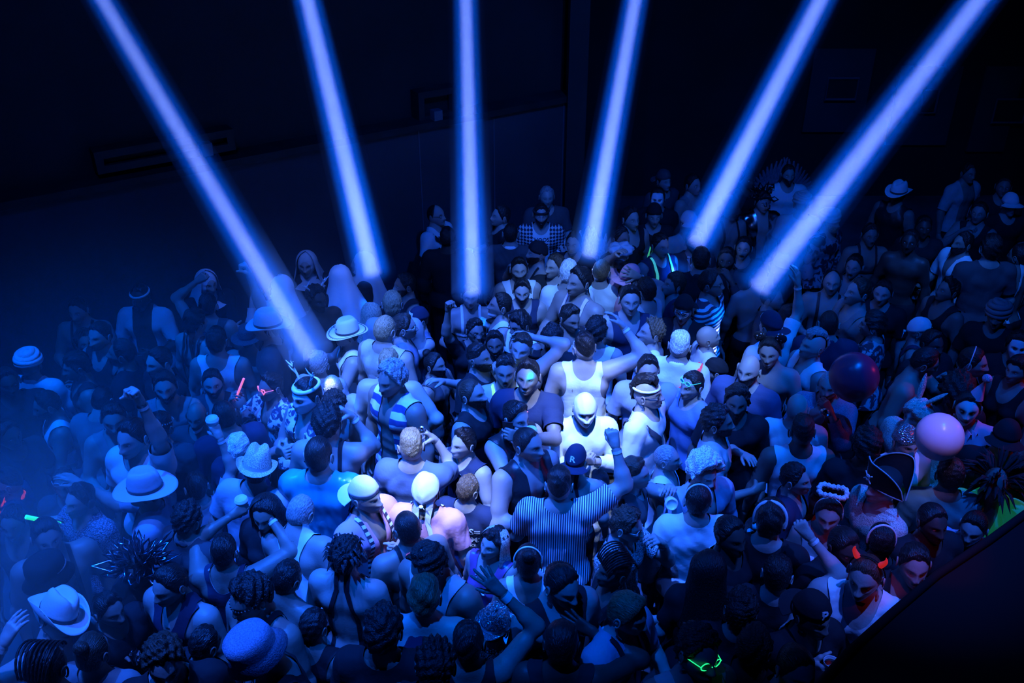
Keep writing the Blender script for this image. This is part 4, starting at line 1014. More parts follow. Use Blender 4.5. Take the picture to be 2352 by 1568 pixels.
def h_cloth(r, sp, k, label, c='pink'):
    b = MB(); b.grid(np.array([[(.04*u+.05*q*u, .02*math.sin(u*5+q), -.18*q+.02) for u in np.linspace(-1, 1, 12)] for q in np.linspace(0, 1, 8)]), tint=col(c)); o = b.obj('cloth', 'cloth'); place(o, hold_frame(r, k)); tag(o, label, 'cloth')
HOLD = {k[2:]: v for k, v in list(globals().items()) if k.startswith('h_') and callable(v)}
# ---------------------------------------------------------------- the crowd: head pixel, yaw (0 = facing the camera, 90 = facing right), label
PEOPLE = []
def P(px, py, yaw, label, **k): k.update(px=px, py=py, yaw=yaw, label=label); PEOPLE.append(k)
# ---- back rows, left: the veiled group
P(475, 650, 35, 'person in a white nun veil with folded arms, leftmost of the veiled group', hair=None, hd=(25, 10, 0), R='fold', L='fold', top=('long', 'black'), acc=[('veil', 'white')])
P(645, 662, -90, 'person in a white nun veil in profile, hands lifted inside the first beam', hair=None, hd=(0, 0, 0), R='face', L='face', top=('long', 'lgrey'), acc=[('veil', 'white')])
P(705, 606, 10, 'person in a nun veil with dark habit looking down toward the camera', hair=None, hd=(22, -10, 0), top=('long', 'black'), R='bent', acc=[('veil', 'lgrey')])
P(782, 640, -150, 'person in a white nun veil seen from behind, between two veiled friends', hair=None, hd=(15, 0, 0), top=('long', 'black'), acc=[('veil', 'white', .42, 55, 'cloth', 'veil', .17, False)])
P(834, 606, -85, 'person in a white nun veil in profile beside the second beam', hair=None, hd=(5, 0, 0), top=('long', 'black'), R='bent', acc=[('veil', 'white', .38)])
P(181, 712, 5, 'shirtless man with thin shoulder straps looking down at the dark left wall', hair='short', stubble=.4, hd=(25, -10, 0), top=('straps', 'black'), L='bent', R='bent', bulk=1.1)
P(323, 682, 0, 'tall man in an open white shirt over a bare chest near the left wall', hair='short', skin='d', beard=True, hd=(22, 0, 0), top=('openshirt', 'white'), R='bent', L='bent', acc=[('sweatband', 'white', .05, .010)])
P(196, 786, 20, 'man with dark curls grinning below the shirtless man with straps', hair='curly', smile=1, skin='m', hd=(5, 15, 0), top=('tee', 'black'), R='bent')
P(231, 772, -20, 'dark haired man close behind the grinning curly man at left', hair='short', hd=(10, 0, 0), top=('tank', 'black'))
P(70, 838, 170, 'person in a wrapped white headscarf and pale shirt seen from behind at far left', hair=None, hd=(0, 10, 0), top=('shirt', 'white'), acc=[('turban', 'white')], R='bent')
P(178, 842, -60, 'dark haired person in profile with a large hoop earring at left', hair='mop', hd=(25, 0, 0), top=('tank', 'black'), acc=[('earring', 'silver', .026)], skin='m')
P(282, 812, -85, 'bearded man in profile with cropped dark hair below the open white shirt', hair='short', beard=True, hd=(5, 0, 0), top=('tee', 'black'), skin='m', stubble=.8)
P(367, 832, -40, 'dark haired man looking left in the blue haze', hair='short', hd=(15, 0, 0), top=('tee', 'black'))
P(110, 930, -60, 'man in a white tank top with a dark shoulder strap looking down at far left', hair='short', skin='m', hd=(35, 0, 0), beard=True, top=[('tank', 'white'), ('sling', 'black')], R='bent', L='bent')
P(20, 1000, 60, 'barely lit man at the left frame edge with a dark shirt', hair='short', hd=(15, 0, 0), top=('tee', 'black'), skin='d')
P(18, 880, 40, 'dark haired man in black at the far left edge below the headscarf', hair='short', top=('tee', 'black'), skin='d', R='outup')
P(380, 888, 10, 'bearded man facing the camera deep in the blue haze', hair='short', beard=True, hd=(15, 5, 0), top=('tank', 'grey'))
P(235, 920, 170, 'broad man in a grey t-shirt leaning over, seen from behind', hair='buzz', hd=(25, 0, 0), lean=(14, 0), top=('tee', 'grey'), bulk=1.12)
P(262, 960, 20, 'man in the haze looking down beside the leaning grey t-shirt', hair='short', hd=(30, 0, 0), top=('tank', 'grey'), R='bent')
P(306, 1005, -20, 'man in a white shirt raising one fist with a wristband straight up', hair='short', L=('up', (.04, .1, .52)), hd=(20, 0, 0), top=('tee', 'white'), acc=[('wrist', 'L')])
P(370, 982, 170, 'dark haired person with a sparkling beaded headband seen from behind', hair='short', hd=(10, 0, 0), top=('tee', 'dgrey'), acc=[('beads', 'white')])
P(453, 955, 0, 'bald man with a white face mask pulled under his chin', hair='bald', skin='m', hd=(20, 0, 0), top=('tee', 'dgrey'), acc=[('maskbelow',)], stubble=.2)
P(515, 955, -150, 'bald broad man from behind with a light collar, beside the chin mask man', hair='receding', skin='m', hd=(20, 10, 0), top=('tee', 'navy'), bulk=1.15, acc=[('choker', 'white', .01, 'cloth', 'shirt_collar')])
P(478, 703, 180, 'dark haired person from behind just below the leftmost nun veil', hair='short', top=('tank', 'dgrey'), L=('up', (-.05, .15, .35)))
P(448, 742, 150, 'person in a dark harness with thin red edging seen from behind', hair='mop', hd=(10, 0, 0), top=[('harness', 'black', 'leather'), ('straps', 'red')], skin='w')
P(498, 785, 180, 'person with dark hair and a white tank top back in the haze', hair='short', top=('tank', 'white'), bulk=1.05)
P(489, 880, 10, 'man with dark hair and a close beard smiling in the blue haze', hair='short', beard=True, hd=(10, 5, 0), top=('vest', 'dgrey'), R='bent', smile=1)
P(570, 778, 175, 'broad shirtless man in a wide dark round hat, seen from behind', hair='buzz', hd=(5, 0, 0), bulk=1.2, top=None, acc=[('cowboy', (.10, .10, .13), 'straw', .115, .09, 0, .0, 'navy', 0, 'straw')])
P(616, 752, -80, 'man in a pinkish pale cowboy hat facing left beside the first beam', hair='short', hd=(12, 0, 0), top=('tee', 'dgrey'), R='up', acc=[('cowboy', (.75, .60, .62), 'felt', .105, .115, 0, .02)])
P(727, 688, 45, 'shirtless dark skinned man wearing small white antlers', hair='curly', skin='d', hd=(15, 0, 0), bulk=1.05, top=None, acc=[('antlers', 'white', 'plastic', .55)])
P(853, 722, 175, 'person with a long blond wig from behind under the second beam', hair=None, hc='l', top=('tee', 'lgrey'), acc=[('longhair', (.75, .65, .5), .36, 75, 'hair')])
P(734, 838, 170, 'person with shaggy light hair standing in the foot of the first beam', hair='mop', hc='g', top=('tee', 'lgrey'))
P(765, 890, -150, 'man in a pale t-shirt from behind where the first beam lands', hair='buzz', hc='l', top=('tee', 'lgrey'))
P(623, 888, -35, 'man in pink heart glasses and a floral shirt', hair='quiff', skin='m', hd=(15, -10, 0), top=('shirt', 'white', 'floral'), acc=[('glasses', 'pink', (.05, .03, .05), 1.0, 'glow_pink', 0, 1)], R=('face', (.10, .22, .06)), L='down', hold=[('R', 'stick', 'glowing pink stick held up beside the pink heart glasses', 'glow_pink', 'pink', .2, .1, .45, .009)])
P(706, 908, -40, 'person in a painted skull mask with antlers and beads, hands clasped', hair='slick', paint='skull', hd=(18, 0, 0), R='chest', L='chest', top=('vest', 'dgrey', 'floral'), acc=[('antlers', 'white', 'plastic', .8), ('necklace',), ('sweatband', 'white', .075, .014)])
P(767, 932, 30, 'man with short black curls leaning over the man in front, white tank', hair='curly', skin='m', hd=(30, 10, 0), lean=(12, 8), top=('tank', 'white'), R='hug')
P(752, 972, 175, 'black haired bare shouldered man lifting his clasped hand, seen from behind', hair='curly', skin='w', hd=(15, 0, 0), R='face', L='down', top=[('harness', 'black', 'leather')], acc=[('wrist', 'R')], bulk=1.1)
P(798, 768, -75, 'muscular man in a white cowboy hat and white tank top, fists at his chest', hair='short', hd=(18, 0, 0), R=('chest', (-.02, .30, -.06)), L=('chest', (-.05, .30, -.10)), bulk=1.12, top=('tank', 'white'), bottom=('trousers', 'denim'), acc=[('cowboy', 'white', 'felt', .125, .12, -4, .016, 'black', 20, 'cow', 1), ('neck', 'navy'), ('wrist', 'L')])
# ---- back rows, centre
P(1001, 495, 60, 'man with glasses and a white t-shirt with a thin strap by the back wall', hair='receding', hd=(5, 0, 0), top=[('tee', 'white'), ('sling', 'black')], acc=[('glasses', 'black', None)])
P(1028, 548, 180, 'barely lit man in black in front of the glasses man by the back wall', hair='short', hc='k', skin='d', top=('long', 'black'), bulk=1.2)
P(1151, 497, -70, 'dark haired man in profile in a black t-shirt beside the third beam', hair='short', hd=(5, 0, 0), top=('tee', 'black'), R='bent', hold=[('R', 'cup', 'white cup held by the dark haired man in black beside the third beam')])
P(1173, 538, 175, 'balding man in a dark jacket with a white collar, from behind', hair='receding', top=('jacket', 'dgrey'), collar='white', bulk=1.1)
P(1256, 453, 5, 'tall grey haired man at the back wall holding a cup', hair='short', hc='g', hd=(12, 0, 0), top=('tee', 'dgrey'), L='bent', R='bent', bulk=1.1, hold=[('L', 'cup', 'white cup held by the tall grey haired man at the back wall')])
P(1243, 494, 0, 'man in a checkered open jacket over a white lettered t-shirt', hair='short', hd=(12, 0, 0), beard=True, bulk=1.1, top=[('tee', 'white'), ('openshirt', 'white', 'check', .5)], acc=[('sweatband', 'black', .05, .014), ('text', [('CHOOSE', .062, 1.335), ('LIFE', .105, 1.235)], 'front', 'cloth', 'black')] if 0 else [('sweatband', 'black', .05, .014)], choose=1)
P(1234, 582, -70, 'bearded person in a dark knitted cap drinking from a white cup', hair=None, beard=True, hd=(5, 0, 0), top=('straps', 'black'), R='sip', acc=[('bandana', 'black', False)], hold=[('R', 'cup', 'white cup at the mouth of the bearded person in a dark cap', False, .8)])
P(1318, 560, -20, 'man with a dark face mask behind the feathered wings', hair='short', hd=(5, 0, 0), top=('tee', 'black'), acc=[('maskbelow', 'navy')])
P(1352, 545, 180, 'person with white feather angel wings in the fourth beam', hair='short', top=('sleeveless', 'lgrey'), acc=[('wings', 'white', 1.15)])
P(1424, 600, -15, 'person in a puffy white chef hat and a pale apron', hair='curly', skin='d', hd=(15, 0, 0), top=('overall', 'white'), acc=[('chefhat',), ('glasses', 'black')], L='bent', bulk=1.1)
P(1425, 548, 40, 'dark haired man in black behind the chef hat', hair='short', skin='m', top=('tee', 'black'))
P(1448, 503, 30, 'barely lit man in a dark tank top behind the chef', hair='short', top=('tank', 'black'), hd=(10, 0, 0))
P(1192, 620, 5, 'bearded man in a white tank top facing the camera, behind a striped tank', hair='quiff', beard=.006, hd=(8, 0, 0), bulk=1.1, top=('tank', 'white'))
P(1199, 668, 5, 'man in a dark tank top with striped edging looking down', hair='quiff', beard=.005, hd=(25, -5, 0), bulk=1.05, top=[('tank', 'lgrey'), ('tank', 'navy')])
P(1276, 612, -20, 'man in a dark t-shirt beside the bleached hair', hair='short', hd=(10, -30, 0), top=('tee', 'black'), hc='b', bulk=1.1)
P(1306, 628, 170, 'person with bleached white hair and a white t-shirt seen from behind', hair='short', hc='w', top=('tee', 'white'), bulk=.85, acc=[('choker', 'white')])
P(1331, 648, -45, 'dark haired muscular man with pale pink suspenders over a bare chest', hair='quiff', skin='m', hd=(10, -10, 0), bulk=1.15, top=[('straps', (.8, .55, .6))], R='bent')
P(1381, 626, 160, 'man in a crisp white shirt from behind beside the chef', hair='short', hc='o', hd=(5, 0, 0), top=('long', 'white'))
P(1447, 690, 0, 'young man in a dark blue tank top facing the camera, beside a pink cap', hair='quiff', hd=(8, 0, 0), top=('tank', 'navy'), bulk=1.05, acc=[('choker', 'white', .004, 'metal', 'necklace')])
P(1447, 640, 120, 'person in a pink cap and pink shirt behind the dark blue tank', hair='buzz', hd=(5, 0, 0), top=('tee', 'pink'), acc=[('cap', 'pink', None, True)], L='head')
P(1483, 668, -140, 'person pressing one open hand with a wristband on the pink cap', hair='short', hd=(5, 0, 0), R=('upopen', (.0, .25, .20)), top=('tank', 'lgrey'), acc=[('wrist', 'R', 'white', 'cloth')], skin='w')
P(931, 655, -60, 'man in a dark basketball vest with light trim, head turned left', hair='short', skin='m', hd=(15, -10, 0), top=[('tank', 'lgrey'), ('tank', 'black')], beard=True, bulk=1.05)
P(901, 700, 180, 'faint man between the second beam and the trucker cap', hair='short', hc='l', top=('tee', 'lgrey'))
P(962, 735, -60, 'man in a white fronted trucker cap and sleeveless denim vest', hair='short', hd=(15, 0, 0), tash=1, R='chest', L='face', top=[('vest', 'denim', 'denim')], acc=[('cap', 'navy', 'white', False, 'navy', ('Z', .05, 0, .065, 'black'))], bulk=1.08)
P(884, 758, 150, 'man with cropped hair from behind in the second beam light', hair='buzz', hc='l', top=('sleeveless', 'lgrey'), bulk=1.08)
P(927, 752, 100, 'man in a loose blue sleeveless shirt looking right with thin glasses', hair='short', hc='b', hd=(8, 0, 0), top=('sleeveless', (.20, .24, .36)), acc=[('glasses', 'silver', None)], bulk=1.1, R='down')
P(1080, 680, 5, 'man in the third beam with white shoulder straps gripping a folded black fan', hair='short', hd=(12, 0, 0), R='bent', L=('face', (.0, .32, .02)), bulk=1.15, top=('harness', 'white'), hold=[('L', 'stick', 'long folded black fan held across the third beam', 'leather', 'black', .36, .2, 1.1, .012, 'folded_fan', 'fan')])
P(1150, 702, -80, 'man in profile with a white face mask under his chin, behind the selfie group', hair='short', hd=(0, 0, 0), top=('tank', 'white'), acc=[('maskbelow',), ('earring', 'silver')])
P(1195, 745, -50, 'man with straight black hair and thin glasses looking down in a white tank', hair='mop', skin='m', hd=(32, 0, 0), top=('tank', 'white'), acc=[('glasses', 'black', None)])
P(1308, 730, 15, 'man in a white printed tank top looking down at his chest', hair='quiff', skin='m', hd=(35, 20, 0), top=('tank', 'white', 'leaf'), R='chest', L='bent')
P(1369, 762, 170, 'person with dark curly hair behind the bright white tank top', hair='curly', top=('tank', 'white'))
# ---- selfie group
P(1090, 760, 20, 'man with round glasses and a dark quiff, back left of the selfie group', hair='quiff', skin='m', hd=(15, 10, 8), top=('tee', 'black'), acc=[('glasses', 'black', None, 1.15)], R='up', bulk=.95)
P(1137, 790, 5, 'dark skinned smiling man with a full beard, centre back of the selfie group', hair='quiff', skin='b', beard=.010, smile=1, hd=(8, -5, -5), top=('tee', 'black'))
P(1099, 822, 55, 'man with a full dark beard in profile at the left of the selfie group', hair='fade', beard=.013, skin='m', smile=1, hd=(5, 10, 0), L='hug', top=('tee', 'black'), acc=[('wrist', 'L')])
P(1161, 853, 5, 'smiling man in a yellow reflective vest in the middle of the selfie', hair='fade', skin='m', smile=1, tash=1, hd=(8, -5, 0), top=[('vest', 'lgrey'), ('straps', 'white', 'glow_yellow')], bulk=1.0, wantvest=1)
P(1198, 800, -5, 'laughing young man with his arm behind his head at the right of the selfie', hair='fade', smile=1, hd=(10, -10, 10), L='behind', R='hug', top=('tank', 'black'), hc='b')
P(1212, 866, -10, 'man with green painted forehead holding a phone out for the selfie', hair='quiff', skin='m', smile=1, paint='green', hd=(0, 0, 0), L=('phone', (-.12, .42, .02)), R='down', top=('tee', 'navy'), bottom=('trousers', 'denim'), acc=[('necklace', 'pink', 30, .06, 'glow_pink', .004)], hold=[('L', 'phone', 'black phone held out by the man with the painted forehead')])
P(998, 838, 65, 'man with a dark topknot and open sleeveless shirt looking at the selfie', hair='slick', skin='m', hd=(8, 0, 0), R='down', L='bent', top=('vest', 'dgrey'), beard=.004, bulk=1.1, acc=[('ponytail', True), ('neck', 'dgrey', 'cloth', False)], bottom=('trousers', 'lgrey', 'leaf'))
P(1083, 905, 65, 'bearded man with a buzz cut in a dark sleeveless top facing right', hair='buzz', hc='b', stubble=.6, beard=.004, hd=(0, 0, 0), top=('sleeveless', 'black'), bulk=1.15)
P(1268, 778, 170, 'person with thick dark curls from behind at the right of the selfie', hair='curly', top=('tee', 'black'), R='bent', skin='d', hold=[('R', 'cup', 'white cup held low behind the thick dark curls', False)])
P(901, 870, -40, 'man with bleached curly hair and a wide striped open vest', hair='curly', hc='g', skin='m', hd=(28, 0, 0), top=[('vest', 'white', 'wide_h')], bulk=1.12)
P(893, 838, 175, 'pale bare backed man with zip trimmed straps behind the bleached curls', hair='fade', hc='l', skin='x', bulk=1.2, hd=(10, 0, 0), R='hip', top=[('straps', 'white')])
# ---- centre
P(1342, 800, 175, 'man in a bright white tank top from behind, one hand lifted to his head', hair='fade', hc='k', skin='w', hd=(5, 20, 0), bulk=1.25, R=('head', (.10, .12, .30)), L='down', top=('tank', 'white'), bottom=('trousers', 'denim'), acc=[('wrist', 'R'), ('glasses', 'silver', None)], lips=(.3, .2, .2))
P(1343, 938, 5, 'person in a white hood mask and white jacket, brightest in the crowd', hair=None, hd=(28, 0, 0), bulk=1.15, R='chest', L='chest', top=[('long', 'white')], bottom=('trousers', 'white'), acc=[('hood', 'white')])
P(1486, 905, 60, 'man with a curly mohawk and dark sunglasses in a white t-shirt', hair='mohawk', hd=(5, 10, 0), top=[('tee', 'white'), ('sling', 'dgrey')], acc=[('glasses', 'black'), ('sweatband', 'white', .06, .009)], bulk=1.05)
P(1488, 850, -5, 'young man in a blue t-shirt with parted lips looking down', hair='quiff', hd=(12, 5, 0), top=('tee', (.22, .28, .42)), bulk=1.05)
P(1497, 765, -80, 'man in profile with messy hair laughing toward the left', hair='curly', hc='o', hd=(-5, 0, 0), top=('tank', 'white'), smile=1, R='bent', hold=[('R', 'can', 'silver can held by the messy haired man in profile')])
P(1561, 795, 160, 'person with bleached hair and a red trimmed white jacket from behind', hair='fade', hc='w', hd=(5, 0, 0), top=[('jacket', 'white'), ('sling', 'red', 'glow_red')], acc=[])
P(1624, 776, 95, 'bald man in a white shirt facing right, head brightly lit', hair='bald', skin='x', hd=(-3, 0, 0), top=('shirt', 'white'), bulk=1.1)
P(1570, 712, -20, 'person in a dark cap and ornate eye mask above the bleached hair', hair='short', skin='m', hd=(20, 0, 0), top=('jacket', 'black'), collar='white', acc=[('cap', 'black', None, True), ('eyemask', 'silver', 'metal')])
P(1548, 655, -75, 'man drinking from a cup in a dark jacket with a white collar', hair='mop', hc='b', hd=(-5, 0, 0), R='sip', top=('jacket', 'navy'), collar='white', acc=[('wrist', 'R')], hold=[('R', 'cup', 'white cup at the lips of the man in the white collared jacket', False, .9)])
P(1631, 652, 60, 'man with glasses in a black and white striped sailor shirt', hair='short', skin='m', hd=(8, 10, 0), top=('tee', 'white', 'stripe_h'), acc=[('glasses', 'black', None)], bulk=1.05)
P(1609, 598, 175, 'dark haired person from behind in a dark jacket below the bandana man', hair='short', top=('jacket', 'black'), R='bent', hold=[('R', 'cup', 'flat lidded cup in front of the dark haired person below the bandana man')])
P(1593, 556, 5, 'bearded man with a white bandana at his throat facing the camera', hair='short', beard=True, hd=(0, 0, 0), top=('jacket', 'dgrey'), acc=[('neck', 'white')])
P(1515, 564, 30, 'man in a dark hooded vest with a bright teal shoulder strap', hair='short', hd=(15, 0, 0), top=[('sleeveless', 'navy'), ('straps', 'teal', 'glow_teal')])
P(1669, 596, -20, 'dark bearded man in a dark scarf near the fifth beam', hair='short', skin='b', beard=True, hd=(10, 0, 0), top=('jacket', 'dgrey'), R='bent', L='face')
P(1708, 570, -20, 'man with a moustache in dark clothes behind the scarf man', hair='short', tash=1, hd=(8, 0, 0), top=('tee', 'black'))
P(1582, 515, 20, 'person in a pale cap at the foot of the fifth beam', hair='short', top=('tee', 'lgrey'), acc=[('cap', 'white')])
P(1502, 496, 0, 'person in a dark cap and black shirt below the white face mask', hair='short', hd=(20, 0, 0), top=('tee', 'black'), acc=[('cap', 'black', None, True)], R='bent')
P(1510, 456, -10, 'person wearing a plain white face mask with eye holes at the back', hair='short', hd=(10, 0, 0), top=('tee', 'black'), acc=[('facemask',)])
P(1524, 416, 30, 'man in a flat cap at the very back left of the fifth beam', hair='short', hd=(12, 0, 0), top=('tee', 'dgrey'), acc=[('cap', 'dgrey', None, True)])
P(1590, 425, 40, 'barely lit man just behind the fifth beam at the back', hair='short', top=('tank', 'grey'))
P(1675, 482, 20, 'shirtless man in a small dark hat behind the fifth beam', hair='short', top=('straps', 'black'), acc=[('bucket', 'dgrey')], hd=(10, 0, 0))
P(1751, 464, 10, 'person in a shiny metallic cape and headdress at the back', hair='mop', hd=(20, 0, 0), top=('jacket', 'silver', 'metal'), acc=[('tinsel', (.25, .27, .35), 22, .10)])
P(1810, 402, 0, 'man in a white t-shirt with large dark feathered wings at the back', hair='short', beard=True, hd=(10, 0, 0), top=('tee', 'white'), bulk=1.1, acc=[('wings', (.16, .16, .20), 1.0)])
P(1717, 412, 20, 'dark haired person in black left of the dark wings', hair='mop', top=('tee', 'black'), skin='d')
P(1842, 470, 170, 'person with a pale draped scarf in the sixth beam', hair=None, top=('tee', 'lgrey'), acc=[('turban', 'lgrey')])
P(1742, 640, 175, 'shirtless man in a chest strap from behind inside the sixth beam', hair='buzz', hc='b', top=('sling', 'lgrey'), bulk=1.1)
P(1905, 508, 40, 'person in a striped pale head wrap near the sixth beam', hair=None, beard=.01, hc='l', hd=(15, 0, 0), top=('long', 'dgrey', 'leaf'), acc=[('turban', 'lgrey')])
# ---- right back
P(2062, 446, -50, 'man holding his fur brimmed white cowboy hat at the dark back', hair='short', skin='m', beard=True, hd=(5, 0, 0), top=('sleeveless', 'black', 'leather'), acc=[('cowboy', 'white', 'felt', .11, .115, 8, .03)], bulk=1.1)
P(2222, 398, 20, 'barely lit man in an open white shirt at the dark far back', hair='short', hd=(15, 0, 0), top=('openshirt', 'lgrey'), skin='m')
P(2304, 430, -20, 'barely lit man at the dark far right back', hair='short', hd=(5, 0, 0), top=('tee', 'black'), skin='m')
P(2318, 472, 0, 'man in a white cap in the dark at far right', hair='short', top=('tee', 'black'), acc=[('cap', 'white')], hd=(10, 0, 0))
P(2249, 490, -40, 'man lifting his hand to his face above the white shirt man', hair='short', hd=(5, 0, 0), R='sip', top=('tank', 'black'))
P(2212, 560, -80, 'bearded man in profile in a loose white shirt holding a cup', hair='short', beard=.014, skin='m', hd=(8, 0, 0), R='low', top=('shirt', 'white'), bulk=1.2, hold=[('R', 'cup', 'white cup held low by the bearded man in the loose white shirt', False)])
P(2178, 668, -70, 'dark haired man in a black tank top below the loose white shirt', hair='quiff', skin='m', hd=(0, -10, 0), top=('tank', 'black'), bulk=1.05)
P(1962, 612, -35, 'grinning man with a moustache and a dark scarf', hair='short', tash=1, smile=1, hd=(15, 0, 0), top=('jacket', 'black'))
P(1910, 648, -15, 'shirtless man in a dark leather strap harness looking down', hair='receding', stubble=.4, hd=(10, 0, 0), top=('straps', 'black', 'leather'), bulk=1.15, R='bent')
P(1972, 672, -80, 'man in a grey tank top in profile below the moustache man', hair='short', hc='b', hd=(5, 0, 0), top=('tank', 'grey'), R='bent')
P(2027, 672, -30, 'person with a sparkling choker against the dark at right', hair='short', hd=(15, 0, 0), top=('tee', 'black'), acc=[('chain',)])
P(1997, 540, 0, 'shirtless man among dark shapes right of the sixth beam', hair='short', skin='m', hd=(15, 0, 0), top=('harness', 'black'))
P(2120, 522, -10, 'dark faced man in black right of the bright cowboy hat', hair='short', skin='d', hd=(10, 0, 0), top=('tee', 'black'))
P(2089, 556, -30, 'barely lit shirtless man standing alone in the dark gap', hair='short', skin='d', hd=(5, 0, 0), top=None, bulk=.95)  # skin set dark to stand in for the dim light here
P(2275, 572, 175, 'man in a dark t-shirt from behind at far right', hair='mop', top=('tee', 'dgrey'), bulk=1.15)
P(2341, 590, -150, 'person with a white strap top at the right frame edge', hair='short', top=('straps', 'white'), skin='m')
P(2007, 748, -120, 'dark haired woman with a star earring in a patterned top', hair='mop', fem=1, hd=(10, 0, 0), top=('long', 'black', 'leaf'), R='bent', acc=[('earring', 'white')])
P(1771, 684, 65, 'man in a dark t-shirt with one white shoulder panel facing right', hair='quiff', hd=(12, 0, 0), top=('tee', 'dgrey'), bulk=1.1, acc=[('choker', 'white', .005, 'metal', 'necklace')], whitepanel=1)
P(1812, 728, 100, 'dark man in a black vest behind the raised arm', hair='short', skin='d', top=('sleeveless', 'black'), hd=(5, 0, 0))
P(1770, 752, -150, 'person in a white fronted cap raising one arm with a wristband', hair='short', R=('up', (.14, .08, .46), 'relax'), top=('tee', 'white'), acc=[('cap', 'navy', 'white', True), ('wrist', 'R')], bulk=1.0)
P(1768, 808, -20, 'smiling man with polka dot round ears and a chest strap', hair='slick', smile=1, hd=(22, -5, -6), top=[('sling', 'black')], bulk=1.08, L='low', acc=[('ears',)])
P(1720, 850, -35, 'bald man with a full beard in a dark blue t-shirt', hair='bald', skin='x', beard=.013, hd=(12, 0, 0), top=('tee', (.08, .11, .22)), bulk=1.15)
P(1868, 795, -75, 'man with a short bleached mohawk and white vest facing left', hair='mohawk', hc='g', hd=(0, 0, 0), top=('vest', 'white'), bulk=1.08, acc=[('earring', 'silver', .006)])
P(1903, 745, 170, 'broad man in a dark shirt from behind, above the bleached mohawk', hair='buzz', top=('shirt', 'navy'), bulk=1.2)
P(1644, 852, -100, 'person in a dark hat with goggles on top beside the bald man', hair='mop', hd=(20, 0, 0), top=('jacket', 'black'), acc=[('bandana', 'black', False), ('goggles',)], L='bent')
P(1590, 886, -55, 'man with bright sunglasses on top of his head in a blue t-shirt', hair='short', hd=(15, 0, 0), top=('tee', (.14, .22, .38)), acc=[('glasses', 'teal', (.1, .5, .5), 1.0, 'glow_teal', .055)], L='out')
P(1692, 922, -10, 'dark bearded man with a tag on a cord in a black t-shirt', hair='curly', skin='b', beard=.008, hd=(15, 0, 0), top=('tee', 'black'), acc=[('necklace', 'lgrey', 30, .2, 'metal', .003)], bulk=1.05)
P(1646, 970, 75, 'man with dark curls in profile in a pale tank, right of the striped jacket', hair='curly', skin='m', hd=(8, 0, 0), top=('tee', 'lgrey'), beard=.003, R='bent')
P(1830, 938, 165, 'bald man with a white t-shirt seen from behind', hair='bald', skin='w', hd=(8, 0, 0), top=('tee', 'white'), bulk=1.05)
P(1842, 992, 178, 'man with cropped black hair and a stained white t-shirt from behind', hair='fade', skin='b', hd=(5, 0, 0), top=('sleeveless', 'white'), bulk=1.2)
P(1905, 885, -30, 'person in a denim jacket behind the dark balloon with a dark face mask', hair='buzz', hc='g', hd=(15, 0, 0), top=('jacket', 'denim', 'denim'), acc=[('maskbelow', 'black'), ('earring', 'silver')], L='face', R='sip', hold=[('L', 'can', 'silver can held beside the dark balloon', 1.2)])
P(2122, 832, 55, 'large shirtless man in profile at right, shoulder to the camera', hair='short', hd=(25, 20, 0), bulk=1.3, lean=(12, 0), top=None, skin='m', L='face', acc=[('choker', 'silver', .002, 'metal', 'necklace')])
P(2112, 760, 65, 'man in a pale head wrap with glasses pushed up and white trimmed vest', hair=None, hd=(12, 0, 0), top=[('gym', 'white'), ('gym', 'navy')], acc=[('bandana', 'white', True), ('glasses', 'white', (.1, .1, .1), 1.0, 'plastic', .05), ('earring', 'white')])
P(2140, 790, 20, 'dark haired man behind the large shirtless man, holding a white cup', hair='short', skin='d', top=('tee', 'black'), L='bent', hold=[('L', 'cup', 'white cup beside the face of the large shirtless man', True, .5)])
P(2290, 724, -30, 'person in a turban edged by red light at far right', hair=None, skin='m', hd=(20, 0, 0), top=('tee', 'black'), acc=[('turban', 'grey')])
P(2232, 832, 60, 'person in clear plastic with a headband, face rimmed in red light', hair='slick', hd=(20, 0, 0), top=('jacket', (.2, .2, .25), 'plastic'), acc=[('headband', 'white', .004)])
P(2336, 793, -20, 'person in a pointed white mask at the right frame edge', hair='mop', skin='m', hd=(10, 0, 0), top=('tee', 'black'), acc=[('facemask', 'white', 'plastic')])
P(2338, 850, -60, 'woman with dark hair turned left at the right frame edge', hair='mop', fem=1, hd=(12, 0, 0), top=('tank', 'black'), acc=[('earring', 'silver')])
P(2198, 903, 175, 'person with a big round afro from behind at right', hair='afro', skin='d', top=('tee', 'black'))
P(2222, 936, -25, 'person in white clown make-up with a pink cone hat and pink ruffles', hair='slick', paint='clown', hd=(15, 0, 0), top=('long', 'pink'), bulk=1.1, acc=[('conehat',), ('ruff', 'pink')])
P(2106, 955, -60, 'person in a white furry bunny ear hood at right', hair=None, hd=(15, 0, 0), top=('long', 'cream', 'fur'), acc=[('bunny',)], bulk=1.05)
P(2308, 1010, -30, 'person in a dark visor cap with a red lit rim at far right', hair='short', hd=(15, 0, 0), top=('tee', 'black'), skin='m', acc=[('cap', 'black')])
P(2079, 1016, 10, 'person in a silver foil headdress beside the pink balloon', hair=None, hd=(20, 0, 0), top=[('gym', 'white')], bulk=1.1, acc=[('bandana', 'silver', False, 'sequin')])
P(1990, 1025, 170, 'person with round dark hair from behind above the pirate hat', hair='curly', skin='d', top=('tee', 'black'))
P(1420, 1270, 20, 'x', skip=1)
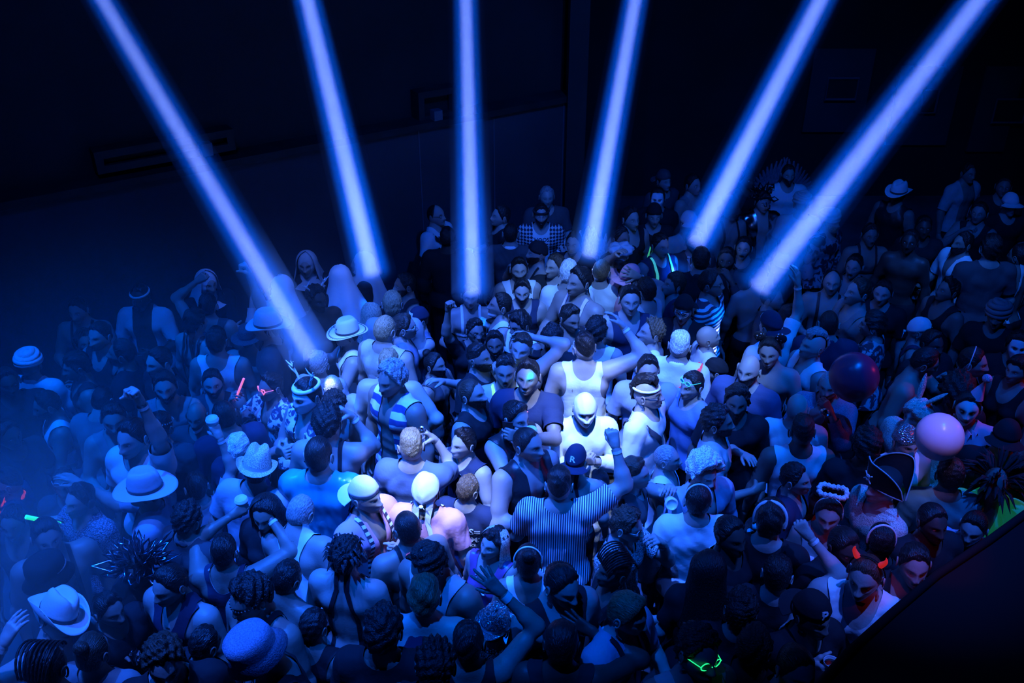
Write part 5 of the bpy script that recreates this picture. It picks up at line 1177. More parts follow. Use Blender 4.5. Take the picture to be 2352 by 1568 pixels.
# ---- front centre and left
P(1066, 1018, -40, 'smiling man in a studded black sleeveless shirt facing left', hair='quiff', skin='x', smile=1, hd=(10, -10, 0), top=('sleeveless', 'navy'), bulk=1.12, R='down', L='low', acc=[('necklace', 'silver', 26, .12, 'metal', .006)])
P(1184, 958, 35, 'man with a dark quiff and beard glancing down to the right', hair='quiff', beard=.008, hd=(22, 10, 0), top=('vest', 'black', 'leather'), R='face', L='bent', acc=[('wrist', 'R')], hold=[('R', 'cup', 'bright white cup raised in front of the selfie group', True)])
P(1211, 1020, 35, 'shirtless man with cropped hair and an open black vest holding a can', hair='buzz', skin='w', hd=(12, 20, 0), smile=1, bulk=1.18, R=('chest', (-.06, .27, -.16), 'grip'), L='down', top=('vest', 'black', 'leather'), bottom=('trousers', 'black'), hold=[('R', 'can', 'open can held by the shirtless man in a black vest')])
P(944, 1026, 170, 'man in a wide necked dark shirt from behind with a can at his ear', hair='fade', hc='l', hd=(8, 20, 0), R='face', top=('tee', (.12, .17, .30)), bulk=1.15, hold=[('R', 'can', 'bright can held up to the ear in the brightest light')])
P(1322, 1060, 160, 'person in a dark baseball cap with a letter R', hair='fade', hd=(5, 0, 0), top=[('straps', 'black')], acc=[('cap', 'navy', None, True, None, ('R', .075, 180, .075, 'white'))], skin='w')
P(1284, 1115, 175, 'man in a pinstriped t-shirt from behind raising his arm', hair='fade', hc='k', hd=(8, 0, 0), R=('up', (.16, .16, .38), 'fist'), L='bent', top=('tee', 'white', 'pin_v'), bulk=1.22, acc=[('wrist', 'R')], hold=[('L', 'can', 'open drink can at the left elbow of the pinstriped t-shirt')])
P(1454, 1088, 80, 'man in profile sipping from a white lidded cup', hair='fade', hc='b', hd=(15, 0, 0), R='low', L='sip', top=('sleeveless', 'dgrey'), acc=[('neck', 'dgrey', 'cloth', False)], bulk=1.05, hold=[('L', 'cup', 'white lidded cup at the mouth of the man in profile with a neck scarf', True, 1.2)])
P(1530, 1052, 75, 'man with a cropped greying head in a pale tank top', hair='buzz', hc='g', hd=(12, 0, 0), top=('tank', 'white'), bulk=1.15, R='bent', skin='w')
P(1618, 1086, 20, 'older person with wild curly white hair and a pale jacket', hair='afro', hc='w', hd=(25, 0, 0), top=('jacket', (.35, .38, .5)), R=('chest', (-.05, .30, -.20), 'open'), bulk=1.15, wide=.95)
P(1602, 1150, 178, 'dark haired person in a thin white top being hugged, from behind', hair='slick', skin='w', hd=(12, 0, 0), top=('long', 'white'), acc=[('headband', 'silver', .007), ('choker', 'white', .008, 'plastic', 'pearl_collar')], bulk=1.1)
P(1438, 1206, 55, 'man with glasses in a speckled grey knit sweater, hand at his chin', hair='curly', hc='b', hd=(32, 10, 0), top=('tee', 'lgrey', 'knit'), L='face', R=('low', (.02, .36, -.26)), acc=[('glasses', 'silver', None), ('wrist', 'L')], hold=[('R', 'cup', 'white lidded cup above the open patch of floor')])
P(1412, 1310, -70, 'dark skinned woman in profile with cornrow braids and an earring', hair='slick', skin='b', fem=1, hd=(5, 0, 0), top=('tank', 'black'), acc=[('earring', 'silver', .014), ('braids',)])
P(1289, 1342, 25, 'man with short dark hair in a black vest looking down to the right', hair='short', skin='w', hd=(35, 15, 0), top=('tank', 'black'), bulk=1.12, R='low', beard=.004, hold=[('R', 'can', 'silver can in front of the man in the black vest')])
P(1438, 1408, 50, 'man with a brown quiff in a pale collared shirt and dark suspenders', hair='quiff', hc='o', hd=(38, 10, 0), top=[('shirt', (.30, .36, .50)), ('straps', 'black')], collar='white', bulk=1.1, R='low', L='low', hold=[('L', 'cup', 'white lidded cup at the bottom, held below the suspenders man')])
P(1626, 1310, 175, 'woman with long glossy dark hair and a sparkling clip from behind', hair='slick', fem=1, hd=(8, 0, 0), top=('tee', 'black'), acc=[('longhair', 'k', .34, 70), ('headband', 'silver', .004)])
P(1601, 1500, 15, 'person in glowing green slot glasses near the bottom edge', hair='curly', skin='m', hd=(8, 15, 10), top=('tank', 'lgrey'), R='face', smile=1, acc=[('glasses', 'green', None, 1.1, 'glow_green'), ('necklace', 'silver', 30, .05, 'metal')])
P(1075, 1125, 160, 'man in a dark t-shirt with white lettering across the back', hair='short', hc='o', hd=(12, -20, 0), top=('tee', 'navy'), R='low', L='low', bulk=1.15, deus=1, hold=[('R', 'can', 'open can held in front of the lettered t-shirt')])
P(978, 1130, 170, 'person in a blazing white knotted bandana and pink t-shirt from behind', hair=None, hd=(8, 0, 0), top=[('tee', 'pink'), ('straps', 'white')], acc=[('bandana', 'white')], bulk=1.1)
P(838, 1140, 55, 'man in a backwards pale cap and pink polo shirt with a checked strap', hair='buzz', hc='g', hd=(15, 10, 0), smile=1, bulk=1.12, R='down', L='chest', top=[('shirt', 'pink'), ('straps', 'white', 'stripe_h')], collar='navy', acc=[('cap', 'white', None, True)])
P(936, 1214, -150, 'muscular man with a coral neck scarf and bare back', hair='buzz', skin='m', hd=(10, 0, 0), bulk=1.2, top=[('harness', 'black', 'leather')], acc=[('neck', 'red', 'glow_coral', False)])
P(732, 1048, 175, 'dark haired person with a teal cloth over the shoulders, from behind', hair='slick', hd=(5, 0, 0), top=('long', 'teal', 'satin'), bulk=1.15, L='bent', hold=[('L', 'can', 'open can above the shoulder of the teal shirt')])
P(838, 1020, 20, 'x', skip=1)
P(690, 1178, 160, 'man with a shaved grey head and white tank top, from behind', hair='receding', hc='g', skin='w', hd=(30, 0, -10), lean=(12, 8), top=('racer', 'white'), bulk=1.25, acc=[('chain',)], L='bent')
P(795, 1280, 165, 'person with spiky dark curls and a bare back in front of the pink polo', hair='curly', hc='k', skin='w', hd=(12, 0, 0), top=[('vest', 'black') if 0 else ('straps', 'black')], bulk=1.1, acc=[('feathers', 'black', 40, .055, 'spiky_hair', 'hair')])
P(985, 1296, -35, 'broad shouldered person with black curls and a small hair clip', hair='curly', hd=(35, -10, 0), bulk=1.35, top=('tank', 'lgrey'), lean=(10, 0), skin='m', acc=[('headband', 'white', .003)])
P(975, 1372, 175, 'man with straight dark hair and a dark satin cape from behind', hair='mop', hc='o', skin='x', hd=(10, 0, 0), top=None, acc=[('cape', 'navy')], bulk=1.05)
P(1134, 1248, -30, 'person in a half black half blond wig with pearls, mouth open', hair='mop', fem=1, smile=0, skin='w', hd=(-5, -10, 8), top=('tank', 'purple', 'satin'), bulk=.95, acc=[('longhair', (.75, .62, .45), .14, 62, 'hair', .02), ('necklace', 'white', 60, .25)])
P(1213, 1292, 178, 'woman with black hair, a white headband and crossed white straps', hair='slick', fem=1, skin='m', hd=(8, 0, 0), top=[('gym', 'white', 'satin'), ('sling', 'white', 'satin')], acc=[('headband', 'white', .006), ('ponytail', True)], R='bent', hold=[('R', 'can', 'can held beside the white headband woman')])
P(1138, 1440, 150, 'person in a mirrored sequin cowboy hat and silver shawl at the bottom', hair='slick', fem=1, hd=(15, 0, 0), top=('jacket', 'silver', 'sequin'), acc=[('discohat',)], R='upopen' if 0 else 'bent')
P(1075, 1478, 178, 'person in black raising an open hand beside the mirrored hat', hair='short', hc='k', skin='m', L='down', R=('upopen', (.0, .18, .36)), top=('tank', 'black'), acc=[('wrist', 'R', 'white', 'cloth', .005, 2)])
P(590, 1078, 170, 'person in a tall crushed straw hat and pale t-shirt from behind', hair='short', hd=(5, 0, 0), lean=(5, -8), top=('tee', (.45, .48, .58)), bulk=1.1, acc=[('cowboy', (.75, .70, .62), 'straw', .09, .13, 10, .02, 'lgrey', 15)])
P(546, 1034, 150, 'grey haired man half hidden by the crushed straw hat', hair='mop', hc='w', hd=(10, 0, 0), top=('tee', 'navy'))
P(612, 1176, -10, 'person with long dark hair hanging over the face', hair='slick', skin='m', fem=1, hd=(40, 0, 0), top=('long', 'black'), acc=[('longhair', 'k', .34, 60)])
P(515, 1268, 175, 'dark haired man in a light trimmed tank top lifting a can and a cup', hair='short', skin='m', hd=(10, 0, 0), top=[('gym', 'lgrey'), ('gym', 'navy')], bulk=1.25, R=('up', (.04, .30, .22), 'grip'), L=('up', (-.10, .36, .20), 'grip'), acc=[('wrist', 'R')], hold=[('R', 'can', 'silver can raised by the man in the light trimmed tank top'), ('L', 'cup', 'lidded cup raised beside the silver can')])
P(577, 1372, -35, 'person with black curls and a silver beaded headband looking down', hair='curly', skin='m', hd=(40, -10, 0), top=('harness', 'black'), bulk=1.1, acc=[('beads', 'silver', .04)])
P(592, 1500, -60, 'person in a denim bucket hat with one bare arm reaching right', hair='short', hd=(20, 0, 0), lean=(14, 0), top=('gym', 'black'), skin='w', bulk=1.2, L='out', acc=[('bucket', (.22, .30, .45))], yaw2=0)
P(393, 1342, -25, 'man in a dark tank top with bare bright shoulder looking down left', hair='slick', hc='k', skin='w', hd=(30, -10, 0), top=('racer', 'navy'), bulk=1.25)
P(378, 1518, 20, 'man with dark wavy hair at the bottom edge looking down', hair='curly', hc='b', skin='w', hd=(35, 0, 0), top=('tee', 'black'), stubble=.3)
P(322, 1310, -10, 'person in a big headdress of black foil loops holding a pleated fan', hair='short', skin='b', hd=(20, 0, 0), top=('tee', 'black'), R='bent', L='bent', acc=[('tinsel', (.28, .30, .38), 60, .17)], hold=[('L', 'cup', 'pale cup held under the foil loop headdress')])
P(432, 1194, 150, 'person with dark curls and a dark bandana turned right', hair='curly', skin='m', hd=(20, 0, 0), top=('tee', 'dgrey'), acc=[('neck', 'dgrey')])
P(334, 1128, -80, 'man in a wide brimmed pale cowboy hat facing left, arm stretched left', hair='short', tash=1, hd=(12, 0, 0), top=('shirt', (.35, .40, .5)), bulk=1.05, R=('out', (.10, .46, .10)), acc=[('cowboy', (.50, .52, .60), 'felt', .14, .125, 0, .012), ('neck', 'lgrey')])
P(452, 1120, -160, 'person in a pale t-shirt lifting two white cups overhead', hair='short', hd=(5, 0, 0), top=('tee', (.4, .45, .55)), R=('up', (.06, .12, .50), 'grip'), acc=[('wrist', 'R')], hold=[('R', 'cup', 'white lidded cup held overhead in the blue haze')])
P(150, 1110, 10, 'man with glasses pushed up on his head at left', hair='short', skin='m', hd=(15, 0, 0), top=('tee', 'dgrey'), acc=[('glasses', 'silver', (.2, .2, .2), 1., 'plastic', .05)])
P(186, 1148, -30, 'person with headphones and a ribbed turtleneck holding a green glow stick', hair='short', hd=(10, 0, 0), top=('long', (.25, .28, .35), 'knit'), R='face', acc=[('headphones',)], hold=[('R', 'stick', 'glowing green stick in front of the ribbed turtleneck', 'glow_green', 'green', .2, .5, -.7, .014)])
P(21, 1108, -75, 'bearded man in profile with an earring at the left edge, arm in red', hair='fade', beard=.010, hd=(5, 0, 0), top=('tee', 'navy'), L=('up', (.12, .06, .36), 'relax'), acc=[('earring', 'silver', .008), ('neck', 'red', 'glow_coral')], redcuff=1)
P(32, 1198, 5, 'dark haired man looking down at the left edge under the bearded man', hair='short', skin='m', hd=(20, 0, 0), top=('tank', 'black'), hc='k')
P(108, 1232, 35, 'shirtless man with a dark strap looking down to the right', hair='short', skin='m', hd=(18, 0, 0), top=[('straps', 'black')], bulk=1.2)
P(112, 1326, -40, 'person in a black bucket hat with a white panel at left', hair='short', hd=(15, 0, 0), top=('tank', 'white'), acc=[('bucket', 'black', 'cloth'), ('sweatband', 'white', .07, .022, 'cloth', 'hat_panel')])
P(132, 1420, 60, 'man in a tilted pale cowboy hat holding its brim at bottom left', hair='short', hd=(25, 0, 25), top=('vest', (.30, .34, .45), 'denim'), bulk=1.1, skin='x', R=('head', (.10, .08, .30)), acc=[('cowboy', 'white', 'felt', .125, .125, 5, .05, 'black'), ('neck', 'dgrey', 'cloth', False), ('wrist', 'R')])
P(108, 1535, 178, 'person with tight braids from behind at the bottom left', hair='slick', skin='m', hd=(0, 0, 0), top=('tank', 'black'), acc=[('braids', 9)])
P(213, 1500, 170, 'person with slicked dark hair and a grey t-shirt from behind', hair='slick', hc='b', hd=(5, 0, 0), top=('tee', 'grey'), L='bent', acc=[('ponytail', True)], hold=[('L', 'can', 'small can held beside the slicked hair at bottom left')])
# ---- front right
P(1824, 1100, 60, 'blurred man with cropped dark hair in a dark shirt looking right', hair='short', skin='w', hd=(12, 0, 0), top=('jacket', 'navy'), bulk=1.1)
P(1736, 1225, 15, 'person in a crown of white roses with dark glitter sunglasses', hair='slick', fem=1, skin='d', hd=(30, 0, 0), top=('tee', 'black'), acc=[('roses',)])
P(1768, 1196, 160, 'person with dark hair and a maid headband, white ruffles at the shoulders', hair='mop', skin='w', hd=(15, 0, 0), top=('tee', 'black'), acc=[('headband', 'white', .012), ('sleeve_ruffle',)], R='chest')
P(1902, 1180, -15, 'woman in a fluffy white halo and a low pale top holding a phone', hair='slick', fem=1, skin='w', hd=(22, -5, 0), top=('tank', 'lgrey'), R='low', L='chest', acc=[('halo',)])
P(2030, 1120, -75, 'person in a black pirate hat with skull and crossbones', hair='mop', hc='g', hd=(8, 0, 0), top=('tee', 'cream', 'fur'), acc=[('pirate',)], bulk=1.05)
P(2023, 1242, 170, 'person with dark hair tied with a white ribbon behind the red horns', hair='slick', skin='d', hd=(10, 0, 0), top=('tee', 'black'), acc=[('headband', 'white', .008)])
P(1988, 1322, -25, 'man with red devil horns and a white tank top holding a drink', hair='buzz', hc='b', skin='x', hd=(30, -10, 0), top=('tank', 'white'), bulk=1.2, R=('chest', (-.02, .36, -.14), 'grip'), L='low', acc=[('horns',), ('neck', 'black', 'cloth', False)], hold=[('R', 'cup', 'open cup of dark drink held by the man with red horns', False)])
P(1862, 1412, 20, 'person in a black baseball cap with an outlined letter P', hair='short', skin='m', hd=(20, 10, 0), top=('tee', 'black'), acc=[('cap', 'black', None, True, None, ('P', .075, -10, .085, 'white')), ('chain',)])
P(1827, 1535, 15, 'man with buzzed dark hair at the bottom edge', hair='buzz', skin='w', hd=(15, 0, 0), top=('tee', 'black'), bulk=1.1)
P(1701, 1402, 170, 'person with loose black curls in the dark at lower right', hair='curly', skin='m', hd=(10, 0, 0), top=('tee', 'black'))
P(2098, 1295, -20, 'man leaning on the dark barrier with his face lit red', hair='short', skin='w', hd=(20, 10, 0), top=('gym', 'black'), R='bent')
P(2236, 1212, -40, 'man with slick dark hair in a pale shirt beside the dark barrier', hair='slick', skin='x', hd=(30, 0, 0), top=('shirt', (.4, .45, .6)), bulk=1.05, R='low')
P(2285, 1110, -20, 'person in a big black feather wig and draped green cloth', hair=None, skin='m', hd=(25, 0, 0), top=('shirt', 'green', 'glow_gcloth'), acc=[('feathers', 'black', 80, .2)])
P(2182, 1092, 170, 'person in a pale green shirt from behind below the pink balloon', hair='short', skin='m', hd=(5, 0, 0), top=('tee', (.15, .42, .38)))
P(1936, 1255, 20, 'dark haired person in black between the halo and the red horns', hair='slick', skin='d', top=('tee', 'black'), hd=(30, 0, 0))
P(1785, 1320, 160, 'person in a black and white ruffled outfit reaching up a pink lit arm', hair='short', skin='x', hd=(10, 0, 0), top=('sleeveless', 'black'), R=('up', (-.02, .2, .34), 'fist'), acc=[('wrist', 'R', 'white')])
P(1676, 1230, 30, 'dark haired person behind the white top near the roses', hair='short', skin='d', top=('tee', 'black'), L='bent', hold=[('L', 'cup', 'pale lidded cup beside the glossy dark hair')])
P(880, 1450, 175, 'barely lit dark haired man in black near the bottom', hair='curly', skin='m', top=('tee', 'black'), hd=(10, 0, 0))
P(720, 1440, 160, 'barely lit man in black beside the reaching bare arm', hair='short', skin='m', top=('tank', 'black'), hd=(20, 0, 0))
P(1290, 1480, 175, 'person with dark hair and a raised hand at the bottom centre', hair='slick', skin='d', top=('tank', 'black'), R=('upopen', (.0, .25, .05)), hd=(15, 0, 0))
P(470, 1480, 150, 'barely lit man in black at the bottom left of the bucket hat', hair='short', skin='m', top=('tee', 'black'), hd=(20, 0, 0))
P(1730, 1490, 150, 'person in black with a white sleeve at the bottom right', hair='curly', skin='d', top=('tee', 'black'), L='bent')
P(1000, 1530, 175, 'person with spread dark hair at the very bottom centre', hair='curly', skin='m', top=('tank', 'black'))
P(250, 1400, 60, 'barely lit person right of the tilted cowboy hat', hair='short', skin='m', top=('tee', 'black'), hd=(20, 0, 0))
P(660, 1330, 150, 'barely lit shirtless man behind the beaded headband', hair='short', skin='m', top=None, bulk=1.1, hd=(30, 0, 0))
P(2140, 1200, 10, 'dark haired person in black near the barrier, below the green shirt', hair='slick', skin='d', top=('tee', 'black'))
P(1560, 1240, 10, 'x', skip=1)
PEOPLE[:] = [p for p in PEOPLE if not p.get('skip')]
PAT['gcloth'] = GLOW['teal']; MATS['glow_gcloth'] = plain_mat('green_cloth_glow', (.05, .6, .3), .8, emit=(.02, .6, .25), es=.12)  # faint emission makes the green cloth look lit

# ---------------------------------------------------------------- where each one stands: the head lies on its pixel's ray, the height is free
def head_off(sp, h):
    r = build_rig(sp); p = (r.Rt@(r.hc-r.piv)+r.piv)*(h/1.75); a = math.radians(sp['yaw'])
    return np.array([p[0]*math.cos(a)-p[1]*math.sin(a), p[0]*math.sin(a)+p[1]*math.cos(a), p[2]])
HS = np.linspace(1.56, 1.95, 14); cand = np.zeros((len(PEOPLE), len(HS), 2))
for i, sp in enumerate(PEOPLE):
    sp['seed'] = i+1; sp['sk'] = 1+.10*math.sin(i*2.7); o1 = head_off(sp, 1.75)/1.75
    for j, hh in enumerate(HS): o_ = o1*hh; q = at_z(sp['px'], sp['py'], o_[2]); cand[i, j] = (q.x-o_[0], q.y-o_[1])
pick = np.full(len(PEOPLE), 7); rad = np.array([.19*(.6+.4*sp.get('bulk', 1.)) for sp in PEOPLE])
PX = np.array([sp['px'] for sp in PEOPLE]); PY = np.array([sp['py'] for sp in PEOPLE])
for sweep in range(14):
    for i in range(len(PEOPLE)):
        cur = cand[np.arange(len(PEOPLE)), pick]; best = None
        for j in range(len(HS)):
            dd = np.linalg.norm(cur-cand[i, j], axis=1); dd[i] = 9; ov = np.clip(rad+rad[i]+.03-dd, 0, None)
            near = np.abs(PX-PX[i]) < 100; near[i] = False
            wrong = np.where(PY > PY[i]+6, cur[:, 1]-cand[i, j][1]+.12, np.where(PY < PY[i]-6, cand[i, j][1]-cur[:, 1]+.12, 0))[near]
            c_ = (ov**2).sum()*60 + (np.clip(wrong, 0, .6)**2).sum()*4 + ((HS[j]-1.74)/.2)**2*.10
            if best is None or c_ < best[0]: best = (c_, j)
        pick[i] = best[1]
RIGS = []
ONLY = globals().get('ONLY_')
for i, sp in enumerate(PEOPLE):
    if ONLY is not None and i not in ONLY: continue
    hh = HS[pick[i]]; x, y = cand[i, pick[i]]; dist = math.hypot(x, y)
    sp['res'] = .0150 if dist < 7 else (.0175 if dist < 9.5 else .021); sp['lod'] = 0 if dist < 8.5 else 1
    try: RIGS.append((sp, person(sp, (x, y, 0), (hh/1.75, 1))))
    except Exception as ex:
        import traceback; traceback.print_exc(); print('PERSON FAILED', i, sp['label'])
# ---------------------------------------------------------------- extra marks on particular people
def rig_of(s):
    for sp, r in RIGS:
        if s in sp['label']: return sp, r
    return None, None
for sp, r in RIGS:
    if sp.get('deus'): a_text(r, sp, [('=DEUS=', .085, 1.30), ('CUSTOMS', .072, 1.225), ('MOTORCYCLES', .0, 1.2), ('PARTS & SERVICE', .026, 1.180)][:2] + [('PARTS & SERVICE', .030, 1.180)], 'back', c='white')
    if sp.get('choose'):
        t = r.layers; r.layers = [t[0]]; a_text(r, sp, [('CHOOSE', .058, 1.355), ('LIFE', .095, 1.268)], 'front', c='black'); r.layers = t
    if sp.get('redcuff'):
        S, E_, Wr = r.arms['L'][:3]; u = unit(E_-Wr); a = unit(np.cross(u, [0, 1, 0.])); bb = np.cross(u, a); b = MB(); t = np.linspace(0, 2*np.pi, 50)
        b.grid(np.array([[Wr+u*(.10+.12*j/4)+(.038+.045*j/4)*(1+.14*(j/4)*math.sin(q*9))*(math.cos(q)*a+math.sin(q)*bb) for q in t] for j in range(5)])); fin(b, r, 'ruffled_red_cuff', 'glow_coral', 't')
# ---------------------------------------------------------------- balloons
def balloon(px, py, z, rad, c, label, c2=None):
    p = at_z(px, py, z); b = MB(); n = 28; e = np.linspace(-np.pi/2, np.pi/2, 22); prof = [(max(.0005, rad*math.cos(q)*(1-.06*max(0, -math.sin(q)))), rad*1.06*math.sin(q)) for q in e]
    b.lathe(prof, 36, tint=c); root = b.obj('balloon', 'latex'); b = MB(); b.lathe([(.004, -rad*1.055), (.010, -rad*1.055-.018), (.001, -rad*1.055-.010)], 12, tint=c); b.obj('knot', 'latex', root)
    root.location = p; tag(root, label, 'balloon', None); return root
balloon(2157, 1003, 1.95, .150, (.85, .62, .70), 'large pale pink balloon in front of the clown make-up')
balloon(1961, 866, 1.90, .175, (.30, .03, .08), 'dark red balloon beside the large shirtless man')
# ---------------------------------------------------------------- the room
def smat(name, c, rough=.7, scale=3., var=.35, spec=.4):
    m, nt, b = nt_new(name); tc = nt.nodes.new('ShaderNodeTexCoord'); t = nt.nodes.new('ShaderNodeTexNoise'); t.inputs['Scale'].default_value = scale; t.inputs['Detail'].default_value = 6
    r = nt.nodes.new('ShaderNodeValToRGB'); r.color_ramp.elements[0].position = .3; r.color_ramp.elements[1].position = .7
    r.color_ramp.elements[0].color = (*[v*(1-var) for v in c], 1); r.color_ramp.elements[1].color = (*[v*(1+var) for v in c], 1)
    link(nt, tc.outputs['Object'], t.inputs['Vector']); link(nt, t.outputs['Fac'], r.inputs[0]); link(nt, r.outputs[0], b.inputs['Base Color']); b.inputs['Roughness'].default_value = rough; b.inputs['Specular IOR Level'].default_value = spec
    bp = nt.nodes.new('ShaderNodeBump'); bp.inputs['Strength'].default_value = .15; link(nt, t.outputs['Fac'], bp.inputs['Height']); link(nt, bp.outputs[0], b.inputs['Normal'])
    return m
MATS['floor'] = smat('worn_dark_floor', (.10, .10, .11), .45, 1.6, .5); MATS['wall'] = smat('dark_painted_wall', (.055, .06, .075), .8, .7, .25); MATS['wall_hi'] = smat('black_painted_wall', (.02, .021, .025), .8, .8, .3)
MATS['barrier'] = plain_mat('matt_black_cladding', (.007, .007, .009), .85, spec=.15); MATS['black'] = smat('black_painted_wood', (.022, .022, .026), .6, 4, .3); MATS['seam'] = plain_mat('dark_edge', (.12, .13, .16), .5)
def struct(b, name, mat, smooth=False):
    o = b.obj(name, mat, smooth=smooth); o['kind'] = 'structure'; return o
b = MB(); b.box(-14, 16, -4, 19, -.2, 0); struct(b, 'floor', 'floor')
# the left back wall runs from near left to the far centre
def floor_xy(px, py, z): q = at_z(px, py, z); return np.array([q.x, q.y])
LZ = 2.42
A = floor_xy(0, 480, LZ); B = floor_xy(1000, 290, LZ); dv = (B-A)/np.linalg.norm(B-A); nv_ = np.array([-dv[1], dv[0]])      # away from the room
def wall_pt(s, off, z): q = A + dv*s + nv_*off; return (q[0], q[1], z)
def slab(b, s0, s1, o0, o1, z0, z1, tint=(.8, .8, .8)):
    V = [wall_pt(s, o, z) for s in (s0, s1) for o in (o0, o1) for z in (z0, z1)]
    b.add(V, Q=[(0, 1, 3, 2), (4, 6, 7, 5), (0, 4, 5, 1), (2, 3, 7, 6), (0, 2, 6, 4), (1, 5, 7, 3)], tint=tint)
SL = np.linalg.norm(B-A); S1 = SL+1.9
print('wall', A, B, SL)
b = MB(); slab(b, -6, S1, 0, .25, 0, LZ); struct(b, 'wall_left', 'wall')
b = MB(); slab(b, -6, S1, -.05, .30, LZ, LZ+.07); struct(b, 'trim_1', 'black')
b = MB(); slab(b, -6, S1, .25, .5, LZ, 9.5); struct(b, 'wall_upper_left', 'wall_hi')
for px in (970, 1136, 1288):
    d_ = pixray(px, 480); # crossing with the wall plane
    P0 = np.array([CAM.x, CAM.y]); D = np.array([d_.x, d_.y]); t_ = ((A-P0)@nv_)/(D@nv_); q = P0+D*t_; s = (q-A)@dv
    b = MB(); slab(b, s-.006, s+.006, -.008, .002, .0, LZ-.02); o = struct(b, 'trim_%d' % (2+[970, 1136, 1288].index(px)), 'seam')
def frame_panel(px0, px1, py0, py1, label, n):
    """a shallow framed box fixed to the upper wall"""
    r_ = []
    for px, py in ((px0, py1), (px1, py0)):
        d_ = pixray(px, py); D = np.array([d_.x, d_.y]); t_ = ((A+nv_*.25-np.array([CAM.x, CAM.y]))@nv_)/(D@nv_); q = D*t_; r_.append(((q-A)@dv, CAM.z+d_.z*t_))
    (s0, z0), (s1, z1) = r_; b = MB(); w_ = .07
    slab(b, s0, s1, .06, .24, z0, z0+w_); slab(b, s0, s1, .06, .24, z1-w_, z1); slab(b, s0, s0+w_, .06, .24, z0+w_, z1-w_); slab(b, s1-w_, s1, .06, .24, z0+w_, z1-w_)
    root = b.obj('wall_mounted_frame', 'black', smooth=False); b = MB(); slab(b, s0+w_, s1-w_, .16, .22, z0+w_, z1-w_); b.obj('recessed_panel', 'wall_hi', root, smooth=False); tag(root, label, 'frame')
    b = MB(); slab(b, s1-.35, s1-.25, -.04, .06, z0+.02, z0+.14); b.obj('bracket', 'seam', root, smooth=False)
frame_panel(215, 520, 285, 388, 'shallow dark frame on the upper wall crossed by the first beam', 0)
frame_panel(945, 1030, 190, 275, 'small dark frame on the upper wall left of the third beam', 1)
# far right walls
q0 = A+dv*S1
YR = 14.2
b = MB(); b.box(q0[0]-.1, 15, YR, YR+.3, 0, 10); struct(b, 'wall_back', 'wall_hi')
b = MB(); b.box(q0[0]-.1, q0[0]+.12, q0[1]-.2, YR, 0, 10); struct(b, 'wall_return', 'wall_hi')
b = MB(); b.box(14, 14.3, -4, YR, 0, 10); struct(b, 'wall_right', 'wall_hi')
b = MB(); b.box(-14, 15, -4.3, -4, 0, 10); struct(b, 'wall_behind', 'wall_hi')
b = MB(); b.box(-14, 15, -4, 15, 9.9, 10.1); struct(b, 'ceiling', 'wall_hi')
k = 5
for (px0, px1, py0, py1) in ((1840, 2010, 110, 300), (2030, 2210, 150, 330), (2215, 2352, 150, 345)):
    p0 = at_y(px0, py1, YR); p1 = at_y(px1, py0, YR); b = MB(); b.box(p0.x, p1.x, YR-.07, YR-.02, p0.z, p1.z, tint=(.8, .8, .8)); o = b.obj('acoustic_panel', 'wall', smooth=False)
    tag(o, {1840: 'left dark wall panel between the fifth and sixth beams', 2030: 'middle dark wall panel crossed by the sixth beam', 2215: 'right dark wall panel near the picture edge'}[px0], 'panel', 'dark panels on the far right wall')
for (px0, px1, py0, py1, lb) in ((1895, 1965, 180, 222, 'small black vent on the left wall panel'), (2110, 2150, 205, 252, 'small black vent on the middle wall panel'), (2275, 2352, 228, 275, 'wide black vent on the right wall panel')):
    p0 = at_y(px0, py1, YR-.05); p1 = at_y(px1, py0, YR-.05); b = MB(); b.box(p0.x, p1.x, YR-.13, YR-.075, p0.z, p1.z); o = b.obj('wall_vent', 'black', smooth=False); tag(o, lb, 'vent')
    b = MB(); b.tube([(p0.x-.02, YR-.14, p0.z-.02), (p1.x+.02, YR-.14, p0.z-.02), (p1.x+.02, YR-.14, p1.z+.02), (p0.x-.02, YR-.14, p1.z+.02)], .025, 4, closed=True); b.obj('vent_frame', 'seam', o, smooth=False)
# the black barrier in the lower right corner
BZ = 1.25
edge = [(1850, 1610), (1950, 1500), (2050, 1410), (2150, 1325), (2270, 1245), (2352, 1185), (2500, 1085)]
BZ = 2.05
top = [at_z(px, py, BZ) for px, py in edge]; n = len(top); far = Vector((top[-1].x+.6, .2, BZ)); near = Vector((top[0].x, .2, BZ))
ring = [Vector((p.x, p.y, BZ)) for p in top] + [far, near]; m_ = len(ring)
V = [tuple(p) for p in ring] + [(p.x, p.y, 0) for p in ring]; b = MB()
T = [(i, i+1, m_-1) for i in range(n-1)] + [(n-1, n, m_-1)]
b.add(V, Q=[(i, i+m_, (i+1) % m_+m_, (i+1) % m_) for i in range(m_)], T=[t[::-1] for t in T]); o = b.obj('stage_barrier', 'barrier', smooth=False); tag(o, 'black curved barrier filling the lower right corner in front of the crowd', 'barrier')
b = MB(); b.tube([(p.x, p.y, BZ+.015) for p in top], .022, 8); b.obj('top_edge', 'barrier', o)
# litter on the floor
rs = np.random.RandomState(5)
for k_, (px, py) in enumerate(((1500, 1340), (1538, 1310), (1545, 1365), (1520, 1290), (1560, 1335))):
    p = at_z(px, py, 0); b = MB(); b.lathe([(.001, .004), (.028+.006*k_, .003), (.03+.006*k_, 0)], 14); b.add(np.zeros((1, 3)), []) if 0 else None
    o = b.obj('floor_sticker', 'black'); o.location = p; tag(o, 'small dark round scrap trodden on the open patch of floor', 'litter', 'dark scraps on the open floor')
